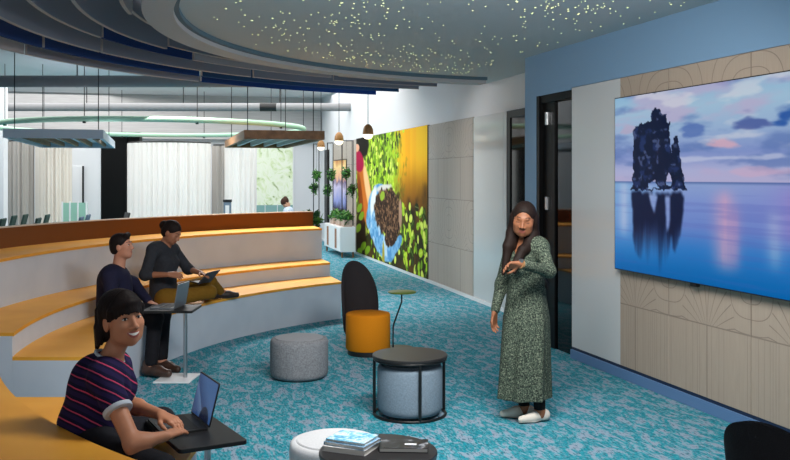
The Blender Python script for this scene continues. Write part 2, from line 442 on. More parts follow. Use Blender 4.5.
tiers('nearer short block of orange topped tiered seating beyond the aisle', [yy(5.44)]*4, [lambda r: ang_x(r,-.98), lambda r: ang_x(r,-.98), yy(3.54), yy(3.54)])
# ------------------------------------------------------------------ poufs
def fabric(name, c0, c1, scale=260):
    m = base(name, c0, .92, spec=.2); t = NT(m); v = t.coord()
    t.color(t.mix(t.noise(v, scale, 2, .7), lin(c0), lin(c1)))
    t.bump(t.noise(v, scale, 2), .4, .003); return m
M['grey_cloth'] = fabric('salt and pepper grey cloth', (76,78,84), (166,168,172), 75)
M['pale_cloth'] = fabric('pale grey cloth', (188,190,194), (214,216,218), 90)
M['blue_cloth'] = fabric('grey blue cloth', (92,108,122), (144,160,174), 85)
M['amber_cloth'] = fabric('amber cloth', (206,122,14), (224,140,26), 160)
M['dark_cloth'] = fabric('charcoal brown cloth', (34,32,34), (52,48,50), 200)
def pouf(label, loc, r, h, mat, group='round poufs', seam_mat=None):
    t = thing('round_pouf', label, 'pouf', loc, 0, group)
    MB().lathe([(0,.012),(r*.9,.012),(r*.97,.03),(r,.06),(r,h-.05),(r*.99,h-.028),(r*.955,h-.010),(r*.86,h-.003),(r*.83,h-.006)], n=56).build('body', mat, t, smooth=50)
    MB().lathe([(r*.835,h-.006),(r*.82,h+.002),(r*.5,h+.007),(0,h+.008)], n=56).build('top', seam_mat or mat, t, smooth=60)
    MB().tube([(r*.835*math.cos(2*PI*i/56), r*.835*math.sin(2*PI*i/56), h-.004) for i in range(56)], .004, 6, True).build('piping', mat, t, smooth=60)
    MB().lathe([(0,0),(r*.86,0),(r*.86,.014),(0,.014)], n=40).build('base', M['black_plastic'], t)
    return t
pouf('speckled grey round pouf standing alone in front of the tiered seats', (-.862,8.1,0), .26, .36, M['grey_cloth'], seam_mat=fabric('grey cloth with painted toplight', (140,142,148), (172,174,178)))  # light from above painted in: the top has a lightened cloth colour
pouf('grey blue round pouf tucked under the black wire frame table', (.113,6.83,.012), .247, .375, M['blue_cloth'])
pouf('pale grey round pouf beside the book table', (-.33,4.95,0), .25, .36, M['pale_cloth'])

# ------------------------------------------------------------------ round black tables
def ring_pts(r, z, n=48): return [(r*math.cos(2*PI*i/n), r*math.sin(2*PI*i/n), z) for i in range(n)]
def round_table(label, loc, r, h, legs, base_ring=True):
    t = thing('coffee_table', label, 'table', loc, 0, 'round black coffee tables')
    MB().lathe([(0,h-.022),(r-.004,h-.022),(r,h-.018),(r,h-.004),(r-.004,h),(0,h)], n=64).build('table_top', M['black_top'], t, smooth=40)
    MB().tube(ring_pts(r-.014, h-.031), .011, 8, True).build('top_ring', M['black_metal'], t, smooth=60)
    if base_ring: MB().tube(ring_pts(r-.014, .011), .011, 8, True).build('base_ring', M['black_metal'], t, smooth=60)
    for a in legs:
        x, y = (r-.014)*math.cos(R(a)), (r-.014)*math.sin(R(a))
        MB().cyl((x,y,0 if not base_ring else .009), (x,y,h-.028), .0115, n=10).build('leg', M['black_metal'], t, smooth=60)
    return t
round_table('round black wire frame table with the grey blue pouf inside', (.113,6.83,0), .285, .458, (-75,15,105,195-10))
round_table('round black coffee table carrying the books', (-.085,4.53,0), .298, .424, (60,176,262,340), False)

# ------------------------------------------------------------------ books
def book(label, loc, rz, w, d, h, cover, page=(226,222,214), deco=None):
    t = thing('book', label, 'book', loc, R(rz), 'books on the round table')
    mb = MB(); mb.box((0,0,.0012), (w,d,.0024)); mb.box((0,0,h-.0012), (w,d,.0024)); mb.box((-w/2+.0012,0,h/2), (.0024,d,h))
    mb.build('cover', cover, t)
    MB().box((.001,0,h/2), (w-.008,d-.008,h-.0048)).build('page_block', base('pages', page, .8), t)
    if deco: deco(t, w, d, h)
    return t
def sky_cover():
    m = base('light blue photo cover', (120,195,230), .35); t = NT(m)
    t.color(t.ramp(t.noise(t.coord(), 22, 4, .6, 1.0), [(.35, lin((40,140,190))), (.48, lin((120,205,235))), (.6, lin((235,245,250))), (.72, lin((90,160,190)))])); return m
def dark_cover():
    m = base('black photo cover', (14,14,16), .3); t = NT(m)
    t.color(t.ramp(t.noise(t.coord(), 16, 3, .6, .6), [(.5, lin((12,12,15))), (.62, lin((60,62,70))), (.75, lin((200,202,208)))])); return m
hT = .4245
book('thick white covered book lowest in the stack on the round black table', (-.222,4.56,hT), -22, .235, .185, .026, base('white cover', (214,212,210), .4))
book('slimmer pale blue book between two others in the stack on the round black table', (-.216,4.565,hT+.0262), -27, .23, .18, .017, base('pale blue cover', (150,180,205), .4))
book('book with a bright light blue photo cover topmost of its stack', (-.216,4.57,hT+.0434), -24, .215, .17, .014, sky_cover())
def plate(t, w, d, h):
    MB().box((.035,-.01,h+.0004), (.06,.028,.0008)).build('title_panel', base('white title panel', (230,232,236), .4), t)
book('black covered photo book lying alone on the round black table', (.045,4.57,hT), -3, .245, .16, .022, dark_cover(), deco=plate)

# ------------------------------------------------------------------ lounge chairs with a tall round back
def lounge_chair(label, loc, rz, seat_mat, s=1.0, wrap=52):
    t = thing('lounge_chair', label, 'chair', loc, R(rz), 'lounge chairs with tall rounded backs')
    r, h = .222*s, .41*s
    MB().lathe([(0,.05),(r-.012,.05),(r,.065),(r,h-.02),(r-.006,h-.006),(r-.02,h),(0,h+.003)], n=56).build('seat', seat_mat, t, smooth=45)
    MB().lathe([(0,0),(r-.02,0),(r-.02,.052),(0,.052)], n=48).build('plinth', M['black_plastic'], t, smooth=45)
    # shell: an upright oval, curved round the seat
    nu, nv = 32, 34; vs_ = []; fs = []
    HZ0, HZ1, ha = .07*s, .90*s, R(wrap)
    def pt(u, v, rr):
        z = HZ0+(HZ1-HZ0)*v; q = 2*v-1
        hw = max(1-abs(q)**2.05, 0)**.5
        if v < .5: hw = hw*.75+.25*min(1, v*6) if v > 0 else 0
        a = (2*u-1)*ha*hw
        lean = .10*s*v*v
        return (rr*math.sin(a), -rr*math.cos(a)-lean, z)
    for side, rr in ((0,.232*s),(1,.262*s)):
        for j in range(nv+1):
            for i in range(nu+1): vs_.append(pt(i/nu, .5-.5*math.cos(PI*j/nv), rr))
    S = (nu+1)*(nv+1)
    for j in range(nv):
        for i in range(nu):
            a = j*(nu+1)+i
            fs.append((a,a+1,a+nu+2,a+nu+1)); fs.append((S+a+nu+1,S+a+nu+2,S+a+1,S+a))
    bd = [j*(nu+1) for j in range(nv+1)]+[nv*(nu+1)+i for i in range(1,nu+1)]+[j*(nu+1)+nu for j in range(nv-1,-1,-1)]+[i for i in range(nu-1,0,-1)]
    for k in range(len(bd)):
        a, b = bd[k], bd[(k+1)%len(bd)]; fs.append((a,b,S+b,S+a)[::-1])
    MB().add(vs_, fs).build('backrest', M['dark_cloth'], t, smooth=60)
    return t
lounge_chair('amber round seat with tall charcoal rounded back near the green side table', (-.275,9.17,0), 207, M['amber_cloth'], 1.02)
lounge_chair('all dark lounge chair of which only the rounded back top shows', (1.60,3.52,0), -50, M['dark_cloth'], 1.0, 72)

# ------------------------------------------------------------------ side tables
t = thing('side_table', 'small olive green round side table on a bent black stem', 'table', (.04,9.45,0), 0)
MB().lathe([(0,0),(.15,0),(.15,.012),(0,.014)], (0,0,0), n=40).build('base', M['black_metal'], t, smooth=40)
MB().tube([(-.06,0,.01),(-.06,0,.22),(-.052,0,.26),(.02,0,.46),(.03,0,.49),(.03,0,.585)], .009, 10).build('stem', M['black_metal'], t, smooth=60)
MB().lathe([(0,.583),(.14,.583),(.148,.589),(.148,.597),(.143,.6),(0,.6)], (.035,0,0), n=44).build('table_top', base('olive green lacquer', (104,128,40), .4), t, smooth=40)

def rounded_rect(u0, u1, v0, v1, r, n=6):
    pts = []
    for (cx, cy, a0) in ((u1-r,v1-r,0),(u0+r,v1-r,90),(u0+r,v0+r,180),(u1-r,v0+r,270)):
        for k in range(n+1): pts.append((cx+r*math.cos(R(a0+90*k/n)), cy+r*math.sin(R(a0+90*k/n))))
    return pts
def laptop(label, loc, rz, open_deg=105, screen=None, body=None, w=.31, d=.215, group='open laptops'):
    """hinge along local x at the origin, keyboard towards -y, screen facing -y"""
    body = body or M['black_plastic']
    t = thing('laptop', label, 'laptop', loc, R(rz), group)
    bs = MB().prism(rounded_rect(-w/2, w/2, -d, 0, .012), 0, .011).build('keyboard_base', body, t)
    MB().box((0,-d*.42,.0115), (w*.86,d*.46,.001)).build('keys', base('key field', (8,8,9), .6), bs)
    MB().box((0,-d*.84,.0115), (w*.34,d*.24,.001)).build('touchpad', base('touchpad', (34,34,36), .4), bs)
    q = Matrix.Rotation(R(open_deg-90), 3, 'X').inverted()
    lid = MB()
    poly = rounded_rect(-w/2, w/2, .004, d, .012)
    n = len(poly); vs_ = []
    for yy_ in (0.0, .006):
        vs_ += [q @ Vector((x, yy_, z)) + Vector((0,0,.008)) for (x,z) in poly]
    lid.add(vs_, [tuple(range(n)), tuple(range(2*n-1,n-1,-1))]+[((i+1)%n, i, i+n, (i+1)%n+n) for i in range(n)])
    ld = lid.build('lid', body, t)
    mb = MB(); pts = [(-w/2+.006,.014),(w/2-.006,.014),(w/2-.006,d-.007),(-w/2+.006,d-.007)]
    mb.add([q @ Vector((x,-.0012,z)) + Vector((0,0,.008)) for (x,z) in pts]+[q @ Vector((x,-.0002,z)) + Vector((0,0,.008)) for (x,z) in pts], [(0,1,2,3),(0,4,5,1),(1,5,6,2),(2,6,7,3),(3,7,4,0)])
    sc = mb.build('screen', screen or base('dark screen', (10,12,16), .15), ld)
    return t
def wallpaper():
    m = base('blue wallpaper screen', (6,8,12), .2); t = NT(m)
    v = t.coord(); sep = t.n('ShaderNodeSeparateXYZ'); t.l(v, sep.inputs[0]); x, z = sep.outputs[0], sep.outputs[2]
    d1 = t.math('SQRT', t.math('ADD', t.math('POWER', t.math('ADD', x, -.05), 2), t.math('POWER', t.math('ADD', z, -.01), 2)))
    d2 = t.math('ADD', t.math('MULTIPLY', x, .8), t.math('MULTIPLY', z, 1.0))
    c = t.ramp(t.math('ADD', t.math('MULTIPLY', d2, 2.2), .5), [(.15, lin((30,58,100))), (.45, lin((44,78,132))), (.62, lin((96,128,172))), (.63, lin((34,66,120))), (.9, lin((70,110,165)))])
    c = t.mix(t.math('LESS_THAN', d1, .075), c, lin((12,26,56)))
    t.l(c, t.b.inputs['Emission Color']); t.b.inputs['Emission Strength'].default_value = .55
    return m
# woman's table: corner and axes read off the floor plan
u_, v_ = Vector((-.508,.861,0)), Vector((-.880,-.475,0))
cn = Vector((-.671,4.106,0)); TH = .60
t = thing('laptop_table', 'black topped pedestal table beside the striped shirt woman', 'table', cn+u_*.31+v_*.18, 0, 'pedestal laptop tables')
ang = math.atan2(u_.y, u_.x)
def tl(u, v): q = u_*(u-.31)+v_*(v-.18); return (q.x, q.y)
MB().prism([tl(*p) for p in rounded_rect(0,.57,0,.315,.02)], TH-.02, TH).build('table_top', base('black laminate top', (17,17,19), .5), t, bevel=.003)
MB().cyl((*tl(.5,.02),.012), (*tl(.5,.02),TH-.02), .017, n=16).build('stem', M['chrome'], t, smooth=60)
MB().prism([tl(*p) for p in rounded_rect(.37,.63,-.22,.05,.02)], 0, .012).build('base', M['white_gloss'], t)
hp = cn+u_*.39+v_*.098
laptop('open black laptop with blue wallpaper on the striped shirt woman\'s table', (hp.x,hp.y,TH+.0005), math.degrees(math.atan2(-v_.y,-v_.x))-90, 104, wallpaper())
# man's table
t = thing('laptop_table', 'pedestal table with white base plate beside the seated man', 'table', (-1.97,8.03,0), 0, 'pedestal laptop tables')
MB().prism(rounded_rect(-.235,.205,-.20,.20,.02), .613, .635).build('table_top', base('black laminate top', (17,17,19), .5), t, bevel=.003)
MB().cyl((.10,.0,.012), (.10,.0,.615), .017, n=16).build('stem', M['chrome'], t, smooth=60)
MB().prism([(-.14,-.19),(.175,-.19),(.20,.16),(-.12,.19)], 0, .014).build('base_plate', M['white_gloss'], t, bevel=.004)
laptop('silver laptop open on the seated man\'s table with its lid edge on', (-1.93,8.06,.6355), math.degrees(math.atan2(-.1,.995))-90, 100, None, base('silver laptop shell', (120,126,134), .35, metal=.5))
# ------------------------------------------------------------------ painted pictures on dense grids
def vnoise(x, y, seed=0, oct=4, pers=.5):
    tot = np.zeros_like(x); amp = 1; nrm = 0
    for o in range(oct):
        rs = np.random.RandomState(seed*17+o); g = rs.rand(64,64)
        xf, yf = x*2**o, y*2**o
        xi, yi = np.floor(xf).astype(int), np.floor(yf).astype(int); fx, fy = xf-xi, yf-yi
        fx = fx*fx*(3-2*fx); fy = fy*fy*(3-2*fy)
        a = g[xi%64, yi%64]; b_ = g[(xi+1)%64, yi%64]; c = g[xi%64, (yi+1)%64]; d = g[(xi+1)%64, (yi+1)%64]
        tot += amp*((a*(1-fx)+b_*fx)*(1-fy)+(c*(1-fx)+d*fx)*fy); nrm += amp; amp *= pers
    return tot/nrm
def sm(e0, e1, x): t = np.clip((x-e0)/(e1-e0), 0, 1); return t*t*(3-2*t)
def over(img, mask, col):
    return img*(1-mask[...,None])+np.array(col, float)*mask[...,None] if not isinstance(col, np.ndarray) else img*(1-mask[...,None])+col*mask[...,None]
def inpoly(x, y, P):
    r = np.zeros(x.shape, bool); n = len(P)
    for i in range(n):
        (x0,y0),(x1,y1) = P[i], P[(i+1)%n]
        if y0 == y1: continue
        c = ((y0 > y) != (y1 > y)) & (x < (x1-x0)*(y-y0)/(y1-y0)+x0)
        r ^= c
    return r
def blur(a, k):
    for ax in (0,1):
        s = np.zeros_like(a)
        for d in range(-k,k+1): s += np.roll(a, d, ax)
        a = s/(2*k+1)
    return a
def picture(name, fr, u0, u1, n, z0, z1, img, mat, parent):
    """flat grid carrying a colour per corner; img[ny,nx,3] in sRGB 0..255"""
    ny, nx = img.shape[:2]
    U = np.linspace(u0,u1,nx); Z = np.linspace(z0,z1,ny)
    o = fr(0,n,0); d = fr(1,n,0)-o
    UU, ZZ = np.meshgrid(U,Z)
    co = np.stack([o.x+d.x*UU, o.y+d.y*UU, ZZ], -1).reshape(-1,3)
    i = np.arange((ny-1)*(nx-1)); r, c = i//(nx-1), i%(nx-1); a = r*nx+c
    q = np.stack([a, a+nx, a+nx+1, a+1], -1)
    nr = Vector(co[q[0][1]]-co[q[0][0]]).cross(Vector(co[q[0][3]]-co[q[0][0]]))
    if nr.dot(fr(0,1,0)-fr(0,0,0)) < 0: q = q[:,::-1]
    me = bpy.data.meshes.new(name); me.from_pydata(co.tolist(), [], q.tolist()); me.materials.append(mat)
    x = img.reshape(-1,3)/255.0; L = np.where(x <= .04045, x/12.92, ((x+.055)/1.055)**2.4)
    at = me.color_attributes.new('picture', 'FLOAT_COLOR', 'POINT')
    at.data.foreach_set('color', np.concatenate([L, np.ones((len(L),1))], 1).astype(np.float32).ravel())
    return link(name, me, parent, True)
def picture_mat(name, rough, emit, diff=1.0):
    m = base(name, (0,0,0), rough); t = NT(m); a = t.n('ShaderNodeAttribute', attribute_name='picture')
    if diff: t.color(t.mix(1-diff, a.outputs['Color'], (0,0,0)))
    if emit: t.l(a.outputs['Color'], t.b.inputs['Emission Color']); t.b.inputs['Emission Strength'].default_value = emit
    return m
# --- wall screen: sea stack at dusk
TU0, TW, TZ0, TZ1, TN = 2.052, 2.674, .99, 2.494, .0765
def tvuv(px, py):
    k = (px-CXP)/FPX; ox, oy = C0[0]+nT[0]*TN, C0[1]+nT[1]*TN; u = (k*oy-ox)/(dT[0]-k*dT[1]); Y = oy+dT[1]*u
    z = EYE-(py-HYP)*Y/FPX
    return (u-TU0)/TW, (z-TZ0)/(TZ1-TZ0)
nx, ny = 380, 216
X, Y_ = np.meshgrid(np.linspace(0,1,nx), np.linspace(0,1,ny))
hor = tvuv(700,182)[1]
sky_t = np.clip((Y_-hor)/(1-hor),0,1)
img = np.zeros((ny,nx,3))
stops = [(0,(176,172,208)),(.12,(170,174,212)),(.3,(128,146,200)),(.55,(150,176,210)),(.8,(158,190,214)),(1,(140,182,212))]
for c in range(3): img[...,c] = np.interp(sky_t, [s[0] for s in stops], [s[1][c] for s in stops])
n1 = vnoise(X*5+3, Y_*13, 1, 5); n2 = vnoise(X*3+9, Y_*8, 2, 5); n3 = vnoise(X*6, Y_*15+4, 3, 4)
img = over(img, sm(.52,.74,n1)*.6*sm(0,.1,sky_t), (84,112,172))
img = over(img, sm(.52,.7,n2)*.6*sm(0,.1,sky_t), (190,166,200))
img = over(img, sm(.58,.75,n3)*.6*sm(.25,.5,sky_t), (212,214,222))
def blob(cx, cy, rx, ry): 
    a, b_ = tvuv(cx,cy); w = np.sqrt(((X-a)/(rx/175*.8))**2+((Y_-b_)/(ry/190))**2)+(vnoise(X*9,Y_*22,5)-.5)*1.9
    return sm(1.1,.5,w)
img = over(img, blob(723,142,14,6)*.75, (222,172,186)); img = over(img, blob(750,122,16,9)*.8, (66,84,150)); img = over(img, blob(692,128,16,8)*.7, (70,100,170))
img = over(img, blob(786,116,10,7)*.9, (40,84,160)); img = over(img, blob(628,131,10,5)*.5, (196,160,186)); img = over(img, blob(720,158,60,3)*.7, (190,196,222)); img = over(img, blob(760,172,40,4)*.5, (206,170,196))
sea = Y_ < hor
dep = np.clip((hor-Y_)/hor,0,1)
seac = np.zeros_like(img)
st2 = [(0,(140,162,208)),(.2,(124,146,206)),(.45,(104,132,200)),(.68,(46,120,194)),(1,(0,98,170))]
for c in range(3): seac[...,c] = np.interp(dep, [s[0] for s in st2], [s[1][c] for s in st2])
seac = over(seac, sm(.45,.0,X)*.55*sm(1.0,.3,dep), (112,172,216)); seac = over(seac, sm(.45,1,X)*.35*sm(.7,.2,dep), (140,124,200))
def vstreak(px, w, col, a, d0, d1):
    global seac
    u = tvuv(px,200)[0]; m = np.exp(-((X-u)/w)**2)*a*sm(d0-.15,d0+.05,dep)*sm(d1+.15,d1-.1,dep)*(.8+.4*(vnoise(X*40,Y_*3,8)-.5))
    seac = over(seac, m, col)
vstreak(724,.045,(216,164,190),.8,.15,.78); vstreak(734,.03,(206,150,186),.5,.3,.75); vstreak(775,.03,(190,206,222),.5,.3,.7); vstreak(792,.06,(150,130,200),.6,.1,.5); vstreak(624,.03,(190,200,226),.7,.05,.55); vstreak(650,.012,(170,184,220),.5,.0,.4)
seac = over(seac, sm(.035,0,dep)*.75, (70,96,150)); seac = over(seac, sm(.5,.7,vnoise(X*3,Y_*60,6))*.25, (88,100,180))
img = np.where(sea[...,None], seac, img)
def P(l): return [tvuv(600+a/1.842, 60+b_/1.84) for a, b_ in l]
jx, jy = (vnoise(X*60,Y_*40,12,3)-.5)*.02, (vnoise(X*60,Y_*40,13,3)-.5)*.03
rock = inpoly(X+jx, Y_+jy, P([(54,240),(60,232),(60,172),(62,150),(60,132),(66,122),(70,124),(74,118),(84,116),(86,112),(93,112),(96,104),(97,94),(101,88),(106,92),(110,88),(113,96),(118,104),(121,100),(122,112),(127,116),(128,140),(131,168),(133,160),(135,142),(139,138),(143,142),(146,168),(150,190),(156,230),(160,238)]))
a1 = inpoly(X+jx, Y_+jy, P([(87,236),(91,228),(97,222),(100,219),(105,228),(109,236)])) | inpoly(X+jx, Y_+jy, P([(120,232),(122,220),(126,209),(130,216),(131,226),(129,233)]))
rc = np.zeros_like(img); rn = vnoise(X*30,Y_*24,4,5)
rc[:] = (13,24,54); rc = over(rc, sm(.52,.7,rn)*.7, (38,58,110)); rc = over(rc, sm(.62,.75,vnoise(X*44,Y_*34,9,4))*.55, (110,124,170))
img = np.where((rock & ~a1)[...,None], rc, img)
# reflection
wl = tvuv(650,191)[1]
refl = inpoly(X+(vnoise(X*50,Y_*6,21,3)-.5)*.02, wl+(wl-Y_)*.97+(vnoise(X*60,Y_*8,22,3)-.5)*.06, P([(58,240),(60,150),(66,122),(84,116),(97,94),(104,88),(112,96),(122,112),(128,140),(131,168),(135,142),(139,138),(146,168),(156,238)]))
lightcol = inpoly(X, wl+(wl-Y_)*.5, P([(90,238),(94,229),(100,221),(106,238)])) | inpoly(X, wl+(wl-Y_)*.42, P([(120,238),(123,210),(128,216),(129,238)]))
rm = (refl & (Y_ < wl) & ~lightcol).astype(float); rm = blur(rm, 2)*sm(.04,.30,Y_+(vnoise(X*46,Y_*2,23,3)-.5)*.22)
img = over(img, rm*.95, (10,20,52))
img = over(img, blur((lightcol & (Y_ < wl)).astype(float),2)*.4, (150,160,205))
tv = thing('wall_screen', 'huge flat wall screen showing a sea stack and its reflection at dusk', 'TV', FT(TU0+TW/2,0,TZ0), 0)
MB().fbox(FT, TU0-.008, TU0+TW+.008, .035, .075, TZ0-.008, TZ1+.008).build('bezel', M['black_plastic'], tv, True)
MB().fbox(FT, TU0+.6, TU0+TW-.6, .0, .036, 1.4, 2.1).build('wall_bracket', M['black_metal'], tv, True)
MB().fbox(FT, 3.15, 3.23, .03, .07, TZ0-.034, TZ0-.006).build('sensor', M['black_plastic'], tv, True, bevel=.006)
M['screen'] = picture_mat('lit screen picture', .35, .92, 0); NT(M['screen']).b.inputs['Specular IOR Level'].default_value = .12
picture('screen', FT, TU0, TU0+TW, .0765, TZ0, TZ1, img, M['screen'], tv)

# --- mural: gloved hand full of soil among leaves
MT0, MT1, MZ0, MZ1 = -5.79, 0.0, .055, 2.69
def muuv(px, py):
    k = (px-CXP)/FPX; t_ = (k*M0[1]-M0[0])/(dM[0]-k*dM[1]); Y = M0[1]+dM[1]*t_
    return (t_-MT0)/(MT1-MT0), (EYE-(py-HYP)*Y/FPX-MZ0)/(MZ1-MZ0)
nx, ny = 420, 200
X, Y_ = np.meshgrid(np.linspace(0,1,nx), np.linspace(0,1,ny)); AX = X*2.15
n0 = vnoise(AX*5,Y_*5,31,4); n1 = vnoise(AX*14+2,Y_*14,32,4); n2 = vnoise(AX*24,Y_*24+5,33,3); n3 = vnoise(AX*9+7,Y_*9,34,3)
img = np.zeros((ny,nx,3)); img[:] = (40,32,14)
img = over(img, sm(.35,.65,n0)*.7, (104,72,24)); img = over(img, sm(.5,.6,n3)*.6, (48,60,18))
# yellow timber at the top end
yel = np.zeros_like(img); yel[:] = (246,178,26); yel = over(yel, sm(.4,.65,vnoise(AX*22,Y_*1.2,35,3))*.22, (206,132,22)); yel = over(yel, sm(.75,1.0,X)*sm(.5,.9,Y_)*.8, (255,208,40)); yel = over(yel, sm(.82,.42,Y_)*.8, (104,60,16))
edge = X + (n1-.5)*.3
img = over(img, sm(.55,.72,edge)*sm(.36,.58,Y_+(n0-.5)*.25), yel)
# leaves: blurred above, crisp clumps below
lv = sm(.42,.58,n1)*sm(.78,.62,edge)*sm(.25,.5,Y_+.15)
img = over(img, sm(.72,.55,edge)*sm(.45,.62,Y_)*.85, (116,160,28)); img = over(img, lv*.85*sm(.3,.5,Y_), (166,208,48)); img = over(img, sm(.55,.68,n2)*sm(.7,.5,edge)*sm(.4,.55,Y_)*.7, (222,236,120)); img = over(img, sm(.56,.66,n3)*sm(.7,.5,edge)*sm(.4,.55,Y_)*.7, (62,92,20))
rs = np.random.RandomState(5)
for k in range(900):
    cx, cy = rs.uniform(.0,1), rs.uniform(0,1)
    if cy > .55-.1*cx and cx > .62-.25*(1-cy)+.12*rs.rand(): continue
    if cx < .40 and cy < .5 and rs.rand() < .55: continue
    big_ = 1.25 if cy < .5 else .9
    a, ra, rb = rs.uniform(0,PI), rs.uniform(.018,.042)*big_, rs.uniform(.012,.026)*big_
    dx, dy = (X-cx)*2.15, Y_-cy; p, q = dx*math.cos(a)+dy*math.sin(a), -dx*math.sin(a)+dy*math.cos(a)
    m = sm(1.15,.8,(p/ra)**2+(q/rb)**2)
    col = [(150,196,30),(104,150,20),(186,216,50),(46,70,14),(216,232,96),(34,44,12)][rs.randint(6)]
    img = over(img, m, col); img = over(img, m*sm(.25,0,np.abs(q)/rb)*.4, (226,238,150))
def ell(px, py, rx, ry, rot=0, soft=.2, wob=.0):
    a, b_ = muuv(px,py); sx = abs(muuv(px+1,py)[0]-muuv(px-1,py)[0])/2; sy = abs(muuv(px,py+1)[1]-muuv(px,py)[1])
    dx, dy = (X-a)/sx, -(Y_-b_)/sy; c, s = math.cos(R(rot)), math.sin(R(rot)); p, q = dx*c+dy*s, -dx*s+dy*c
    return sm(1+soft,1-soft,(p/rx)**2+(q/ry)**2+(n1-.5)*wob)
# dark corner, sleeve, forearm
img = over(img, ell(362,146,7,13,0,.3,.5), (24,22,16)); img = over(img, ell(361,240,6,30,0,.5,.6), (44,30,14))
img = over(img, ell(366,196,6.5,34,-9,.25), (206,112,38)); img = over(img, ell(368.5,190,2.6,28,-9,.6), (246,196,140)); img = over(img, ell(361,196,2,24,-6,.6), (150,70,20))
img = over(img, ell(359,161,5,11,-8,.25), (170,18,66)); img = over(img, ell(357.5,148,2.4,4), (226,170,140))
for (x,y) in ((360,208),(362,216),(359,228),(364,246),(360,252),(368,250)): img = over(img, ell(x,y,2.2,5,20,.3,.6), (120,160,34))
# glove
gl = np.zeros_like(img); gl[:] = (126,182,222); gl = over(gl, sm(.42,.6,n2)*.8, (78,142,198)); gl = over(gl, sm(.58,.7,n1)*.8, (206,226,240))
for (x,y,rx,ry,rt) in ((373,206,4.5,19,8),(375,228,7,17,-16),(382,244,8,16,-28),(388,252,7,10,10),(380,190,7,6,-30),(396,246,4,13,24)):
    img = over(img, ell(x,y,rx,ry,rt,.2,.6), gl)
img = over(img, ell(374,200,2.6,15,8,.5,.6), (232,236,236)); img = over(img, ell(384,188,8,3.2,-20,.5,.6), (214,212,206))
# soil
so = np.zeros_like(img); so[:] = (58,36,22); sn = vnoise(AX*46,Y_*46,41,3); so = over(so, sm(.5,.62,sn)*.85, (150,112,82)); so = over(so, sm(.62,.5,vnoise(AX*40+8,Y_*40,42,3))*0+sm(.56,.66,vnoise(AX*40+8,Y_*40,42,3))*.85, (30,18,12))
img = over(img, ell(387,211,13,23,4,.15,1.0), so); img = over(img, ell(393,233,6,17,22,.15,.9), so)
img = over(img, ell(401,214,1.6,15,0,.3,.3), (176,140,116)); img = over(img, ell(383,196,2.2,5,10,.3), (150,180,50)); img = over(img, ell(384,258,1.2,16,0,.4), (170,160,60))
mu = thing('mural', 'floor to ceiling photo mural of a gloved hand holding soil among leaves', 'mural', FM(-2.9,0,.05), 0)
MB().fbox(FM, MT0-.01, MT1+.01, -.034, .012, MZ0-.002, MZ1+.002).build('backing_panel', base('dark mural edge', (60,50,36), .6), mu, True)
M['mural'] = picture_mat('printed mural with added glow', .7, .16, .95); NT(M['mural']).b.inputs['Specular IOR Level'].default_value = .1  # faint glow added to the print, brightening it without a lamp
picture('print', FM, MT0, MT1, .0135, MZ0, MZ1, img, M['mural'], mu)
# ------------------------------------------------------------------ things hung from the open ceiling
duct_m = base('galvanised duct', (138,138,140), .8); t_ = NT(duct_m)
wv = t_.n('ShaderNodeTexWave', wave_type='BANDS', bands_direction='X'); wv.inputs['Scale'].default_value = 2.2; t_.l(t_.coord(), wv.inputs[0]); t_.bump(wv.outputs[1], .35, .01)
def duct(label, xa, xb, Y, z, r):
    t = thing('ceiling_duct', label, 'air duct', ((xa+xb)/2, Y, z), 0, 'round ceiling ducts')
    MB().cyl((xa,Y,z), (xb,Y,z), r, n=28).build('duct_tube', duct_m, t, True, smooth=40)
    x = xa+.3; k = 0
    while x < xb:
        MB().cyl((x-.015,Y,z), (x+.015,Y,z), r*1.04, n=28).build('joint_band', duct_m, t, True, smooth=40)
        MB().cyl((x,Y,z+r), (x,Y,4.06), .012, n=6).build('hanger_rod', M['black_metal'], t, True)
        x += 2.35; k += 1
    return t
duct('round grey duct running across the open ceiling just behind the baffles', -13, .1, 16, 3.5, .105)
dk = duct('slimmer round duct farther back with a short dark sleeve', -12.5, -.95, 21.9, 3.5, .098)
MB().cyl((-3.28,21.9,3.5), (-2.88,21.9,3.5), .104, n=28).build('duct_sleeve', M['black_plastic'], dk, True, smooth=40)
# pale green ring
GC = Vector((-5.3,19.8,2.87)); GR = 3.28
t = thing('hanging_ring', 'big pale green ring hanging above the office curtains', 'ceiling ring', GC, 0)
n = 96
MB().tube([(GR*math.cos(2*PI*i/n), GR*math.sin(2*PI*i/n), 0) for i in range(n)], .055, 10, True).build('ring_body', base('pale green felt', (166,206,180), .6), t, smooth=60)
for k in range(10):
    a = 2*PI*(k+.3)/10; x, y = GR*math.cos(a), GR*math.sin(a)
    MB().cyl((x,y,.04),(x,y,1.12), .008, n=6).build('suspension_cable', M['black_metal'], t)
    MB().box((x,y,-.03),(.05,.05,.1)).build('clip', M['black_plastic'], t)
